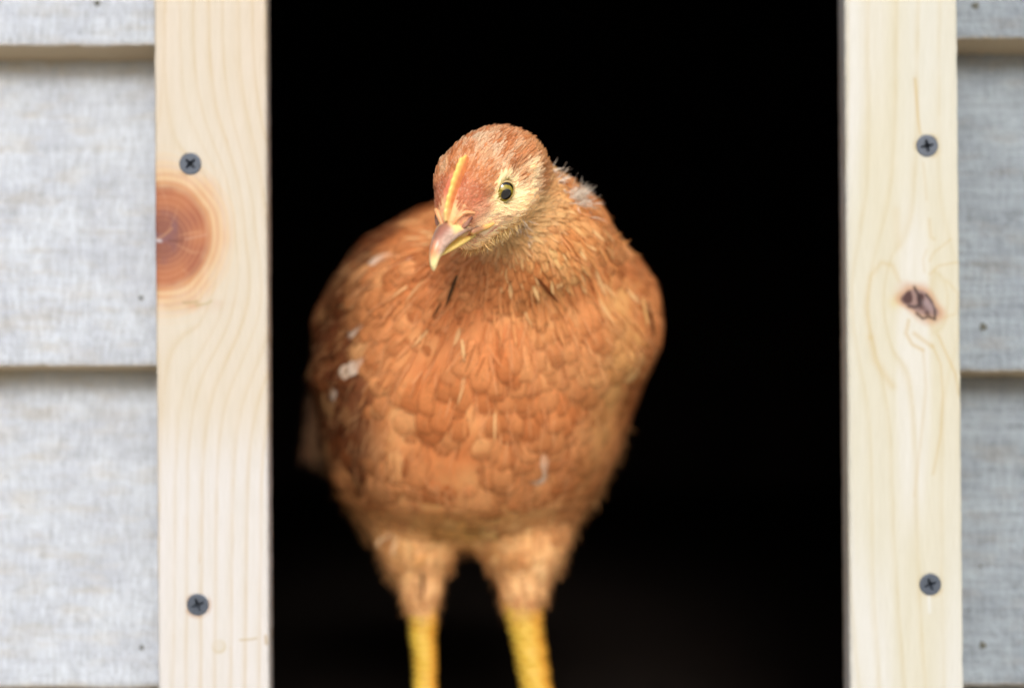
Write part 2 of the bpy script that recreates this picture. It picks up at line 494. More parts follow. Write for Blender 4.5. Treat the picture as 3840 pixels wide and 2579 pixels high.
def paint_right(u, v):
    kx, kv = 2098.0, 688.0
    X, Y = (u-kx)/60.0, (v-kv)/70.0
    fade = np.exp(-(Y/2.6)**2)
    psi = (u-kx)-90*fade*np.sign(X+1e-6)*np.minimum(1, np.abs(X))/np.maximum(np.hypot(X, Y*0.6), 0.8)+18*np.sin(v*0.0022+0.4)+10*noise2(u*0.004, v*0.003, 44)
    g = lines(psi, 52.0, 0.16, 51, v)
    base = mixc(np.broadcast_to(lin(241, 228, 200), u.shape+(3,)), lin(238, 220, 180), 0.4+0.6*noise2(u*0.010, v*0.0014, 45))
    base = mixc(base, lin(248, 236, 216), 0.6*smooth(0, 0.5, noise2(u*0.012+9, v*0.0012, 46)))
    c = mixc(base, lin(224, 196, 138), 0.5*g)
    ora = lin(224, 184, 110)
    for pts, w, s in (([(2086, 180), (2090, 225), (2093, 265), (2098, 305)], 3.5, 0.75), ([(2105, 370), (2110, 420), (2113, 455)], 3.0, 0.35),
                      ([(2119, 500), (2122, 540), (2130, 545)], 4.0, 0.45), ([(2120, 595), (2130, 575), (2150, 560), (2168, 545)], 3.0, 0.45),
                      ([(2120, 625), (2140, 606), (2170, 600), (2188, 598)], 3.0, 0.5), ([(2108, 620), (2105, 590), (2113, 570)], 3.0, 0.35),
                      ([(2044, 480), (2048, 560)], 10.0, 0.22),
                      ([(1985, 770), (1975, 700), (1985, 630), (2010, 598), (2035, 605), (2050, 640)], 6.0, 0.42),
                      ([(1985, 770), (1995, 820), (2020, 860), (2035, 880)], 9.0, 0.45),
                      ([(2072, 730), (2066, 760), (2080, 785), (2105, 798)], 4.0, 0.7), ([(2085, 760), (2105, 775), (2125, 790)], 5.0, 0.6),
                      ([(2125, 785), (2145, 830), (2150, 900), (2145, 990), (2128, 1080)], 3.5, 0.5),
                      ([(2140, 765), (2155, 800), (2178, 850), (2188, 900)], 4.0, 0.6),
                      ([(2160, 640), (2185, 670), (2180, 715), (2150, 725)], 4.0, 0.35),
                      ([(2105, 798), (2112, 880), (2100, 1000), (2085, 1130)], 3.5, 0.35)):
        d = seg_dist(u, v, pts); c = mixc(c, ora, 0.75*s*np.exp(-(d/w)**2))
    d = seg_dist(u, v, [(2040, 690), (2048, 682)]); c = mixc(c, lin(240, 214, 150), 0.6*np.exp(-(d/14)**2))
    # knot
    ca, sa = math.cos(math.radians(42)), math.sin(math.radians(42))
    Xk = ((u-kx)*ca+(v-kv)*sa)/46.0; Yk = (-(u-kx)*sa+(v-kv)*ca)/27.0
    rk = np.hypot(Xk, Yk)+0.30*noise2(u*0.035, v*0.035, 61)
    c = mixc(c, lin(222, 164, 118), 0.85*smooth(1.7, 0.95, rk))
    kc = mixc(np.broadcast_to(lin(176, 138, 122), u.shape+(3,)), lin(92, 58, 52), smooth(-0.15, 0.35, noise2(u*0.07, v*0.05, 63)))
    c = mixc(c, kc, smooth(1.08, 0.85, rk))
    d = seg_dist(u, v, [(2112, 672), (2124, 688), (2132, 708), (2132, 728), (2118, 722), (2104, 726), (2090, 714)])
    c = mixc(c, lin(48, 34, 32), 0.9*np.exp(-(d/3.2)**2))
    d = seg_dist(u, v, [(2085, 655), (2095, 675), (2100, 692), (2088, 700), (2072, 698)])
    c = mixc(c, lin(58, 38, 38), 0.9*np.exp(-(d/3.8)**2))
    d = seg_dist(u, v, [(2112, 690), (2120, 700)]); c = mixc(c, lin(180, 150, 142), 0.8*np.exp(-(d/9)**2)*(d < 14))
    for (a0, b0) in ((2114, 333), (2121, 1332)):
        rr = np.hypot(u-a0, v-b0)
        c = mixc(c, lin(222, 190, 130), 0.5*np.exp(-((rr-27)/5)**2)*smooth(-0.1, 0.6, noise2(u*0.06, v*0.06, 34)+0.25))
    d = seg_dist(u, v, [(2118, 1355), (2120, 1395)]); c = mixc(c, lin(252, 244, 228), 0.7*np.exp(-(d/3)**2))
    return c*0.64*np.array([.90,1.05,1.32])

def jamb(xt0, xt1, xb0, xb1, paint, holes, label):
    """board between the top edge (u xt0..xt1 at v=0) and bottom edge (xb0..xb1 at v=1568), 15 mm thick."""
    zs = np.concatenate([np.arange(200, 130, -3.0), np.arange(130, -130, -0.42), np.arange(-130, -203, -3.0)])
    nc = 100
    prof = [(1.1, 15), (0.8, 11), (0.45, 7), (0.15, 4), (0.0, 2.6), (0.05, 1.7), (0.25, 0.85), (0.7, 0.28), (1.3, 0.05)]
    inner = [(k, 0.0) for k in np.linspace(2.0, -2.0, nc)]
    vv = CY-zs*S0/CAM_D
    uL = xt0+(xb0-xt0)*vv/1568.0; uR = xt1+(xb1-xt1)*vv/1568.0
    XL, XR = px2x(uL), px2x(uR)
    cols_ = []
    X, Y = [], []
    for (o, y) in prof: X.append(XL+o); Y.append(np.full_like(zs, y))
    for k in range(nc):
        f = k/(nc-1); X.append((XL+2.0)*(1-f)+(XR-2.0)*f); Y.append(np.zeros_like(zs))
    for (o, y) in prof[::-1]: X.append(XR-o); Y.append(np.full_like(zs, y))
    X = np.stack(X, 1); Y = np.stack(Y, 1); Z = np.repeat(zs[:, None], X.shape[1], 1)
    edge = 0.12*noise2(Z*0.25, Y*0.3+3, 71)+0.10*noise2(Z*1.3, Y*0.3, 72)
    nP = X.shape[1]
    w = np.zeros(nP); w[:9] = 1; w[-9:] = 1
    X = X+edge*w[None, :]
    U = np.clip(CX+X*S0/CAM_D, uL[:, None]+1, uR[:, None]-1); Vp = CY-Z*S0/CAM_D
    for (a0, b0) in holes:
        rr = np.hypot(X-px2x(a0), Z-px2z(b0)); Y = np.where((rr < 3.75) & (Y < 1), 4.5, Y)
    C = paint(U+np.minimum(Y, 0)*0.6, Vp)
    F = grid_faces(len(zs), nP)
    r = np.arange(len(zs)-1)
    F = np.vstack([F, np.stack([r*nP+nP-1, r*nP, (r+1)*nP, (r+1)*nP+nP-1], -1)])
    o = mesh_obj("door_jamb", np.stack([X, Y, Z], -1).reshape(-1, 3), F, M_PINE, None, True, cols=C.reshape(-1, 3))
    tag(o, label, "wooden board", "pine boards framing the pop hole", kind="thing")
    return o

jl = jamb(349, 607, 359, 614, paint_left, ((434, 374), (451, 1378)), "cream pine board left of the hen with a big round reddish knot")
jr = jamb(1925, 2184, 1938, 2199, paint_right, ((2114, 333), (2121, 1332)), "cream pine board right of the hen with a small dark cracked knot")

def screw(u, v, ang, parent, label):
    x, z = px2x(u), px2z(v)
    nr, na = 60, 160
    R = 4.0
    rr = np.linspace(0, R, nr); th = np.linspace(0, 2*np.pi, na, endpoint=False)
    RR, TH = np.meshgrid(rr, th, indexing='ij')
    X, Z = RR*np.cos(TH), RR*np.sin(TH)
    a = math.radians(ang)
    p, q = X*math.cos(a)+Z*math.sin(a), -X*math.sin(a)+Z*math.cos(a)
    arm = lambda s, t: (1-smooth(0.46, 0.60, np.abs(s)+0.10*np.abs(t)))*(1-smooth(1.95, 2.35, np.abs(t)))
    cross = np.maximum(arm(p, q), arm(q, p))
    cen = 1-smooth(0.6, 1.15, RR)
    depth = np.maximum(cross*(3.3-0.75*RR), cen*3.4)
    Y = -0.22+depth+0.18*smooth(R-0.5, R, RR)**2
    cols = np.broadcast_to(np.array([0.075, 0.095, 0.13]), X.shape+(3,)).copy()
    cols *= (1+0.18*noise2(X*1.4, Z*1.4, int(u)))[..., None]
    cols *= (1-0.8*np.clip(depth/1.2, 0, 1))[..., None]*0+1
    P = np.stack([X+x, Y, Z+z], -1).reshape(-1, 3)
    F = grid_faces(nr, na, True)
    o = mesh_obj("screw", P, F[:, ::-1].copy(), M_SCREW, parent, True, cols=cols.reshape(-1, 3))
    if label: o["label"] = label
    # dark countersink ring and shank behind the head
    return o
screw(434, 374, 45, jl, "black crosshead screw above the round knot")
screw(451, 1378, 22, jl, "black crosshead screw low on the board")
screw(2114, 333, 12, jr, "black crosshead screw high above the dark knot")
screw(2121, 1332, 20, jr, "black crosshead screw below the dark knot")

# ------------------------------------------------------------------ the young hen
# head frame: F beak-ward, S towards the bird's left (viewer's right), U crown
yaw, pit, rol = math.radians(30), math.radians(40), math.radians(8)
HF = np.array([-math.sin(yaw)*math.cos(pit), -math.cos(yaw)*math.cos(pit), -math.sin(pit)])
s0 = np.array([math.cos(yaw), -math.sin(yaw), 0.0])
u0 = np.cross(s0, HF); u0 = u0 if u0[2] > 0 else -u0
HU = u0*math.cos(rol)+s0*math.sin(rol)
HS = s0*math.cos(rol)-u0*math.sin(rol)
HC = np.array([-13.0, -32.6, 52.5])
HM = np.stack([HF, HS, HU])            # rows
def to_head(p): return (p-HC)@HM.T
def from_head(q): return HC+np.asarray(q)@HM

def smin(a, b, k):
    h = np.clip(0.5+0.5*(b-a)/k, 0, 1)
    return b*(1-h)+a*h-k*h*(1-h)
def ell(q, c, r):
    d = (q-np.array(c))/np.array(r)
    k0 = np.sqrt((d*d).sum(-1)); k1 = np.sqrt(((d/np.array(r))**2).sum(-1))+1e-9
    return k0*(k0-1)/k1
def rcap(p, a, b, ra, rb):
    a, b = np.array(a, float), np.array(b, float)
    ab = b-a; t = np.clip(((p-a)@ab)/(ab@ab), 0, 1)
    return np.linalg.norm(p-a-t[..., None]*ab, axis=-1)-(ra+(rb-ra)*t)

# torso outline table: v, left u, right u, depth centre, half depth
T = np.array([
    # z, xl, xr, ycen, ry
    (60, -36, -14, 98, 18),
    (52, -52, 4, 92, 40),
    (44, -64, 34, 84, 60),
    (36, -69, 45, 80, 72),
    (28, -75, 51.5, 78, 76),
    (18, -79, 58, 77, 77),
    (7.5, -81.5, 62, 77, 77),
    (-3, -84, 62, 76, 75),
    (-15.5, -87, 57, 76, 73),
    (-31, -82, 51, 75, 67),
    (-45.5, -80, 46, 75, 60),
    (-56, -77, 39.5, 74, 52),
    (-65, -70, 33, 74, 44),
    (-70, -58, 26, 73, 34),
    (-75, -46, 16, 72, 24),
    (-78, -34, 6, 72, 10)], float)[::-1]
def torso(p):
    z = np.clip(p[..., 2], T[0, 0], T[-1, 0])
    g = lambda k: np.interp(z, T[:, 0], T[:, k])
    xl, xr, yc, ry = g(1), g(2), g(3), g(4)
    rx = (xr-xl)/2-2.0; xc = (xr+xl)/2
    dx = (p[..., 0]-xc)/rx; dy = (p[..., 1]-yc)/ry
    # body lies askew: its left flank (viewer's left) further back
    r = np.sqrt(dx*dx+dy*dy)
    d = (r-1)*np.minimum(rx, ry)
    ez = np.maximum(0, np.maximum(T[0, 0]-p[..., 2], p[..., 2]-T[-1, 0]))
    return np.where(ez > 0, np.hypot(np.maximum(d, 0), ez), np.maximum(d, -30))*0.85

def eye_frame(side):
    """centre of the visible eye on the head surface, and its axis."""
    ax = 0.86*HS*side+0.46*HF+0.12*HU; ax /= np.linalg.norm(ax)
    return ax
EYES = {}
def head_sdf(p):
    q = to_head(p)
    d = ell(q, (-4, 0, 2.5), (18, 12.8, 13.2))
    d = smin(d, ell(q, (8, 0, 0.0), (13, 8.6, 10.0)), 5)
    d = smin(d, ell(q, (14.5, 0, -0.2), (7.0, 4.2, 4.6)), 3)
    d = smin(d, ell(q, (11.5, 0, -3.6), (8.5, 6.0, 3.4)), 3)
    d = smin(d, ell(q, (-1, 0, -7), (14, 11.3, 10)), 5)
    d = smin(d, ell(q, (7, 0, -11), (9, 6.5, 5.5)), 4)
    # brow ridge
    d = smin(d, rcap(q, (5, 8.0, 6.5), (-5, 10.6, 7.0), 2.4, 2.6), 3)
    d = smin(d, rcap(q, (5, -8.0, 6.5), (-5, -10.6, 7.0), 2.4, 2.6), 3)
    d = smin(d, ell(q, (-19, 1, -1), (14, 14.5, 11.5)), 7)
    d = smin(d, ell(q, (-8, 0, -8.5), (12, 15.0, 9.5)), 6)
    for s, (c, ax) in EYES.items():
        # a shallow socket; the eyeball fills it
        sc = c-ax*0.2
        d = np.maximum(d, -(np.linalg.norm(p-sc, axis=-1)-4.35))
    return d
def body_sdf(p):
    d = torso(p)
    d = smin(d, rcap(p, (0, -4, 57), (11, 15, 38), 15, 23.5), 6)
    d = smin(d, rcap(p, (11, 16, 37), (23, 46, 12), 24, 36), 10)
    d = smin(d, rcap(p, (0, 20, 34), (-8, 48, 10), 24, 40), 12)
    d = smin(d, rcap(p, (-16, 70, -50), (-15, 66, -60), 32, 18), 10)
    # thighs
    d = smin(d, rcap(p, (-44, 80, -62), (-39.5, 70, -82), 25, 16.5), 11)
    d = smin(d, rcap(p, (-39.5, 70, -83), (-37.5, 66, -101), 16, 8.0), 4)
    d = smin(d, rcap(p, (-37.5, 66, -101), (-37, 65, -112), 8.0, 5.2), 3)
    d = smin(d, rcap(p, (8, 80, -60), (5, 70, -82), 25, 17.5), 11)
    d = smin(d, rcap(p, (5, 70, -82), (5, 66, -101), 17, 9.5), 4)
    d = smin(d, rcap(p, (5, 66, -101), (4.5, 65, -110), 9.5, 6.2), 3)
    # folded wings
    d = smin(d, rcap(p, (40.5, 54, 6), (34, 120, -18), 15.5, 18), 3.5)
    d = smin(d, rcap(p, (-61, 70, 6), (-66, 130, -36), 21.5, 16), 2.5)
    d = smin(d, rcap(p, (-63, 74, -16), (-65, 112, -38), 18, 15), 2.5)
    # rump
    d = smin(d, rcap(p, (-20, 120, 15), (-62, 165, -10), 40, 14), 15)
    return d
def sdf(p):
    p = np.asarray(p, float)
    a = body_sdf(p); b = head_sdf(p)
    q = to_head(p)
    return smin(a, b, 3.5+9.0*smooth(-2, -16, q[..., 0]+0.3*q[..., 2]))

def grad(p, e=0.25):
    g = np.stack([sdf(p+np.array(v)*e)-sdf(p-np.array(v)*e) for v in ((1, 0, 0), (0, 1, 0), (0, 0, 1))], -1)
    return g/(np.linalg.norm(g, axis=-1, keepdims=True)+1e-9)
def project(p, it=6):
    for _ in range(it):
        p = p-grad(p)*sdf(p)[..., None]*0.9
    return p
def ray_surface(o, d):
    ts = np.linspace(30, 0, 600)
    P = o+d*ts[:, None]
    v = sdf(P)
    i = np.where(v < 0)[0][0]
    return P[i]

E0 = {}
for side in (1, -1):
    ax = eye_frame(side)
    o = from_head([(0.3, side*4.0, 1.0)])[0]
    hit = ray_surface(o, HS*side*0.98+HF*0.05)
    E0[side] = (hit-ax*2.2, ax)
EYES = E0

# ---- skin mesh: surface nets on a rectilinear grid, fine round the head
def axis_steps(lo, hi, flo, fhi, fine, coarse):
    a = [lo]
    while a[-1] < hi:
        st = fine if flo <= a[-1] <= fhi else coarse
        a.append(a[-1]+st)
    return np.array(a)
xs = axis_steps(-112, 90, -42, 22, 0.8, 2.6)
ys = axis_steps(-72, 195, -70, 10, 0.8, 2.8)
zs = axis_steps(-122, 90, 18, 86, 0.8, 2.6)
GX, GY, GZ = np.meshgrid(xs, ys, zs, indexing='ij')
Vg = np.empty(GX.shape, np.float32)
for i in range(0, len(xs), 8):
    P = np.stack([GX[i:i+8], GY[i:i+8], GZ[i:i+8]], -1)
    Vg[i:i+8] = sdf(P)
def surface_nets(Vg, GX, GY, GZ):
    S = Vg < 0
    nx, ny, nz = S.shape
    cs = np.zeros((nx-1, ny-1, nz-1), int)
    for a in (0, 1):
        for b in (0, 1):
            for c in (0, 1):
                cs += S[a:nx-1+a, b:ny-1+b, c:nz-1+c]
    m = (cs > 0) & (cs < 8)
    idx = -np.ones(m.shape, np.int64); idx[m] = np.arange(m.sum())
    I, J, K = np.where(m)
    acc = np.zeros((len(I), 3)); cnt = np.zeros(len(I))
    corners = [(a, b, c) for a in (0, 1) for b in (0, 1) for c in (0, 1)]
    for p in corners:
        for ax in range(3):
            if p[ax] == 1: continue
            q = list(p); q[ax] = 1
            v0 = Vg[I+p[0], J+p[1], K+p[2]]; v1 = Vg[I+q[0], J+q[1], K+q[2]]
            x = (v0 < 0) != (v1 < 0)
            t = np.where(x, v0/(v0-v1+1e-12), 0)
            P0 = np.stack([G[I+p[0], J+p[1], K+p[2]] for G in (GX, GY, GZ)], -1)
            P1 = np.stack([G[I+q[0], J+q[1], K+q[2]] for G in (GX, GY, GZ)], -1)
            acc += np.where(x[:, None], P0+(P1-P0)*t[:, None], 0); cnt += x
    V = acc/np.maximum(cnt, 1)[:, None]
    F = []
    def quads(sl0, sl1, cells):
        a, b = S[sl0], S[sl1]
        ch = a != b
        X, Y, Z = np.where(ch)
        inside = a[X, Y, Z]
        q = np.stack([idx[X+d[0], Y+d[1], Z+d[2]] for d in cells], -1)
        q[~inside] = q[~inside][:, ::-1]
        F.append(q)
    s = slice
    quads((s(0, nx-1), s(1, ny-1), s(1, nz-1)), (s(1, nx), s(1, ny-1), s(1, nz-1)), ((0, 0, 0), (0, 1, 0), (0, 1, 1), (0, 0, 1)))
    quads((s(1, nx-1), s(0, ny-1), s(1, nz-1)), (s(1, nx-1), s(1, ny), s(1, nz-1)), ((0, 0, 0), (0, 0, 1), (1, 0, 1), (1, 0, 0)))
    quads((s(1, nx-1), s(1, ny-1), s(0, nz-1)), (s(1, nx-1), s(1, ny-1), s(1, nz)), ((0, 0, 0), (1, 0, 0), (1, 1, 0), (0, 1, 0)))
    F = np.vstack(F)
    return V, F[(F >= 0).all(1)]
SV, SF = surface_nets(Vg, GX, GY, GZ)
SV = SV-grad(SV)*sdf(SV)[:, None]*0.6

# ---- colours of the plumage and bare skin, by place on the bird (some shade and fill light put into the albedo)
RUST, RUSTD, RUSTL = lin(209, 132, 78), lin(172, 96, 48), lin(236, 176, 118)
CRM, TAN, WHITE = lin(250, 228, 172), lin(222, 172, 108), lin(236, 226, 212)
def plumage_colour(p, rnd):
    q = to_head(p)
    dh = np.linalg.norm((q-np.array([-6, 0, 0]))/np.array([1.0, 1, 1]), axis=-1)
    n1 = noise(p/14.0, 1); n2 = noise(p/6.0, 2); n3 = noise(p/3.0, 3)
    sh = p.shape[:-1]
    # body
    c = np.broadcast_to(RUST, sh+(3,)).copy()
    c = mixc(c, RUSTL, 0.30+0.6*n1+0.30*(rnd-0.5))
    c = mixc(c, RUSTD, np.clip(0.10+0.6*n2-0.3*(rnd-0.5), 0, 0.7)*0.7)
    belly = smooth(-40, -80, p[..., 2])
    c = mixc(c, lin(232, 176, 118), belly*0.8)  # pale belly, colour lightened further against the shadow below the torso
    bb = np.exp(-((p[..., 2]+72)/9.0)**2)*np.exp(-((p[..., 0]+22)/20.0)**2)
    c = mixc(c, lin(226, 176, 104), bb*0.8)
    c = mixc(c, lin(228, 184, 132), smooth(-76, -100, p[..., 2])*0.75)
    low = smooth(-58, -76, p[..., 2])
    st = noise(p/np.array([2.2, 2.2, 9.0]), 41)+0.5*noise(p/np.array([1.0, 1.0, 5.0]), 42)
    c = mixc(c, lin(240, 200, 148), low*np.clip(0.75*st, 0, 0.6))
    c = mixc(c, lin(150, 90, 46), low*np.clip(-0.8*st-0.05, 0, 0.55))
    # darker rust wings and back; left wing and back also carry painted depth shade
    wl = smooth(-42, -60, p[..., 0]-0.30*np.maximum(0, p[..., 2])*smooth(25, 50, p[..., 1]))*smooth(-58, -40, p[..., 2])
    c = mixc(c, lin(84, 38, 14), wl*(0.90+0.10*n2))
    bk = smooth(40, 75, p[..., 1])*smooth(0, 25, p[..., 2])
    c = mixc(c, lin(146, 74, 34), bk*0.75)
    wr = smooth(36, 50, p[..., 0])*smooth(-40, -20, p[..., 2])
    c = mixc(c, lin(184, 106, 56), wr*0.45)
    # paler run along the right shoulder and flank
    g = np.exp(-((p[..., 0]-(38+0.10*(p[..., 2])))/7.0)**2)*smooth(32, 15, p[..., 2])*smooth(-60, -20, p[..., 2])
    c = mixc(c, TAN, g*0.75)
    # neck
    nk = smooth(64, 38, dh)
    c = mixc(c, lin(214, 146, 84), nk*0.7*smooth(-6, 10, p[..., 0]))
    c = mixc(c, lin(168, 90, 44), 0.55*np.exp(-((p[..., 0]-8)/14.0)**2-((p[..., 2]-26)/8.0)**2)*smooth(30, 10, p[..., 1]))
    c = mixc(c, lin(238, 198, 134), nk*np.clip(0.1+0.9*n2+0.5*(rnd-0.5), 0, 1)*smooth(0, 14, p[..., 0]))
    # ---- head, in head coordinates f, s, u
    f, s, u = q[..., 0], np.abs(q[..., 1]), q[..., 2]
    hd = smooth(34, 26, dh)
    hc = np.broadcast_to(lin(222, 148, 96), sh+(3,)).copy()
    streak = 0.6*noise(np.stack([f/7.0, q[..., 1]/1.6, u/4.0], -1), 9)+0.6*noise(p/1.6, 10)
    hc = mixc(hc, lin(238, 190, 142), np.clip(0.15+0.9*streak, 0, 0.85))
    hc = mixc(hc, lin(186, 106, 58), np.clip(-0.7*streak+0.2*n3, 0, 0.6))
    # pale streaks on the crown middle
    pc = np.exp(-((f+8)/9)**2)*smooth(6, 11, u)
    hc = mixc(hc, lin(246, 222, 190), pc*np.clip(0.1+1.3*streak, 0, 0.7))
    # cream round eye, cheek and throat, brightened in colour against the shade there
    ef = np.hypot(f-1.5, (u-1.0)*1.05)
    face = smooth(3.0, 0.0, u-2.5-0.1*np.minimum(0, f))*smooth(4, 8, s)
    face = np.maximum(face, smooth(8.5, 5.5, ef)*smooth(5, 8, s))
    face = np.maximum(face, smooth(-6, -12, u))
    face = face*smooth(-23, -13, f+0.45*u)
    hc = mixc(hc, lin(255, 240, 200)*1.18, face*np.clip(0.9+0.25*n3, 0, 1))
    # rust ear patch behind the eye, rusty cheek speckle
    ear = np.exp(-((f+8.5)/3.4)**2-((u+0.0)/3.0)**2)*smooth(6, 9, s)
    hc = mixc(hc, lin(190, 120, 66), ear*0.95)
    chk = np.exp(-((f-2)/6.0)**2-((u+7.0)/2.4)**2)*smooth(5, 8, s)
    hc = mixc(hc, lin(196, 128, 80), chk*np.clip(0.25+1.3*n3, 0, 0.8))
    thr = smooth(-9, -14, u)
    hc = mixc(hc, lin(244, 208, 148), thr*0.75)
    bf = smooth(-14, -22, f)
    hc = mixc(hc, lin(232, 172, 112), bf*0.6*smooth(10, 2, u))
    # lore: rust speckled with pink towards the comb base
    lore = smooth(7, 12, f)*smooth(-5, 1, u)
    hc = mixc(hc, lin(204, 116, 84), lore*0.65)
    c = mixc(c, hc*(0.84+0.30*face)[..., None], hd)  # face colour scaled up to make up for weak light on the cheek
    return c

def skin_colour(p):
    q = to_head(p)
    f, s, u = q[..., 0], np.abs(q[..., 1]), q[..., 2]
    c = plumage_colour(p, np.full(len(p), 0.35))
    near = smooth(32, 24, np.linalg.norm(q, axis=-1))
    ef = np.hypot(f-1.5, u-1.0)
    c = mixc(c, lin(236, 214, 150), near*smooth(8.0, 5.0, ef)*smooth(4, 8, s))
    red = smooth(6, 11, f)*smooth(-4, 2, u)*smooth(22, 16, f)
    c = mixc(c, lin(218, 118, 92), near*red*0.55)
    yel = smooth(13.5, 18.0, f)
    c = mixc(c, lin(234, 194, 140), near*yel*0.9)
    c = mixc(c, lin(222, 140, 110), near*smooth(11, 14, f)*np.clip(0.25+1.4*noise(p/1.3, 91), 0, 0.75))
    pk = np.exp(-((f-8)/4.0)**2-((u+10.5)/2.0)**2)*smooth(3, 6, s)
    c = mixc(c, lin(216, 120, 96), near*pk*0.9)
    pk = np.exp(-((f-6)/4.5)**2-((u+5.6)/1.5)**2)*smooth(5, 7, s)
    c = mixc(c, lin(222, 110, 96), near*pk*0.8)
    return c

hen = empty("hen", (-14, 70, -172))
tag(hen, "young rust-brown hen with a pale yellow comb stepping out of the dark pop hole", "hen")
def hp(o):
    o.matrix_parent_inverse = Matrix.Translation(-Vector(hen.location)); return o

# ---- feathers
def build_feathers(p, n, d, L, W, lift, curl, base, tip, soft, R=6, C=5, sharp=0.0, twist=None, tippos=0.7, conform=None):
    """all arrays over N feathers. returns V, F, cols, fuv"""
    N = len(p)
    s = np.cross(n, d); s /= np.linalg.norm(s, axis=-1, keepdims=True)+1e-9
    if twist is not None:
        s = s+n*twist[:, None]; s /= np.linalg.norm(s, axis=-1, keepdims=True)
    t = np.linspace(0, 1, R)**0.8; v = np.linspace(-1, 1, C)
    w = np.where(t < 0.55, 0.45+0.55*np.sin(np.clip(t/0.55, 0, 1)*np.pi/2), np.sqrt(np.clip(1-((t-0.55)/0.455)**2, 0, 1)))
    ws = np.sin(np.pi*np.clip(0.18+0.80*t, 0, 1))**0.8
    w = w*(1-sharp)+ws*sharp
    tt = t[None, :, None]; vv = v[None, None, :]
    hgt = lift[:, None, None]*tt-curl[:, None, None]*tt**2                 # rise then bend back to the body
    x = L[:, None, None]*tt*(1-0.06*vv**2)
    y = 0.5*W[:, None, None]*w[None, :, None]*vv
    h = L[:, None, None]*hgt-0.10*W[:, None, None]*w[None, :, None]*vv**2
    P = p[:, None, None]+d[:, None, None]*x[..., None]+s[:, None, None]*y[..., None]+n[:, None, None]*h[..., None]
    BN = np.repeat(n, R*C, 0)
    if conform is not None:
        # the shaft follows the curve of the body at its own height; the vane hangs off it sideways
        h0, h1 = conform
        Pc = p[:, None]+d[:, None]*(L[:, None, None]*t[None, :, None])
        H = h0[:, None]+(h1-h0)[:, None]*t[None]
        for _ in range(3):
            G = grad(Pc, 0.6); Pc = Pc+G*(H-sdf(Pc))[..., None]
        G = grad(Pc, 1.2)
        tg = unit(np.gradient(Pc, axis=1))
        sd = unit(np.cross(G, tg)+(G*twist[:, None, None] if twist is not None else 0))
        yy = 0.5*W[:, None, None]*w[None, :, None]*vv
        P = Pc[:, :, None]+sd[:, :, None]*yy[..., None]+G[:, :, None]*(-(0.09*W[:, None, None]*w[None, :, None]*vv**2))[..., None]
        BN = np.repeat(G.reshape(-1, 3), C, 0)
    V = P.reshape(-1, 3)
    f = grid_faces(R, C)
    F = (f[None, :, ::-1]+(np.arange(N)*R*C)[:, None, None]).reshape(-1, 4)
    bl = smooth(tippos-0.3, tippos+0.2, t)[None, :, None]*np.ones((N, 1, C))
    cols = base[:, None, None]*(1-bl[..., None])+tip[:, None, None]*bl[..., None]
    r = rng.random(N)*0.98+soft
    fuv = np.stack(np.broadcast_arrays(tt+0*r[:, None, None], vv, r[:, None, None]), -1)
    return V, F, cols.reshape(-1, 3), fuv.reshape(-1, 3), BN

def poisson_pick(p, r):
    """greedy dart throwing with per-point radius via a hash grid."""
    cell = 3.0
    keep = []; G = {}
    for i in range(len(p)):
        x, y, z = p[i]; ri = r[i]
        k = int(math.ceil(ri/cell))
        cx, cy, cz = int(x//cell), int(y//cell), int(z//cell)
        ok = True
        for a in range(cx-k, cx+k+1):
            for b in range(cy-k, cy+k+1):
                for c in range(cz-k, cz+k+1):
                    for j in G.get((a, b, c), ()):
                        q = p[j]
                        if (q[0]-x)**2+(q[1]-y)**2+(q[2]-z)**2 < ri*ri: ok = False; break
                    if not ok: break
                if not ok: break
            if not ok: break
        if ok:
            keep.append(i); G.setdefault((cx, cy, cz), []).append(i)
    return np.array(keep)

tri = np.vstack([SF[:, [0, 1, 2]], SF[:, [0, 2, 3]]])
def sample(num, mask_fn):
    c = SV[tri].mean(1)
    ar = 0.5*np.linalg.norm(np.cross(SV[tri[:, 1]]-SV[tri[:, 0]], SV[tri[:, 2]]-SV[tri[:, 0]]), axis=1)
    w = ar*mask_fn(c); w /= w.sum()
    t = rng.choice(len(tri), size=num, p=w)
    a, b = rng.random(num), rng.random(num)
    sw = a+b > 1; a[sw], b[sw] = 1-a[sw], 1-b[sw]
    return SV[tri[t, 0]]*(1-a-b)[:, None]+SV[tri[t, 1]]*a[:, None]+SV[tri[t, 2]]*b[:, None]

def head_r(p): return np.linalg.norm(to_head(p)-np.array([-6, 0, 0]), axis=-1)
def unit(v): return v/(np.linalg.norm(v, axis=-1, keepdims=True)+1e-9)
N0 = np.array([0.0, -14.0, 62.0])
def flow(p, n):
    q = to_head(p)
    r = head_r(p)
    f, s, u = q[..., 0], q[..., 1], q[..., 2]
    # head: swept back from the beak, dropping towards the throat low on the cheek
    dh = np.stack([-np.ones_like(f), 0.35*np.sign(s)*smooth(2, 8, np.abs(s))*smooth(8, -2, u)*0+0.02*s, -0.35*smooth(4, -8, u)], -1)@HM
    dn = unit(p-N0)
    low = smooth(10, -60, p[..., 2])
    db = dn+low[..., None]*np.array([0, 0.15, -0.7])
    side = smooth(38, 62, np.abs(p[..., 0]+12))
    db = db+side[..., None]*np.array([0, 0.9, -0.45])
    thigh = smooth(-70, -95, p[..., 2])
    db = db*(1-thigh[..., None])+np.array([0, 0.05, -1.0])*thigh[..., None]
    w = smooth(34, 24, r)[..., None]
    d = unit(dh)*w+unit(db)*(1-w)
    d = d-n*(d*n).sum(-1, keepdims=True)
    return unit(d)

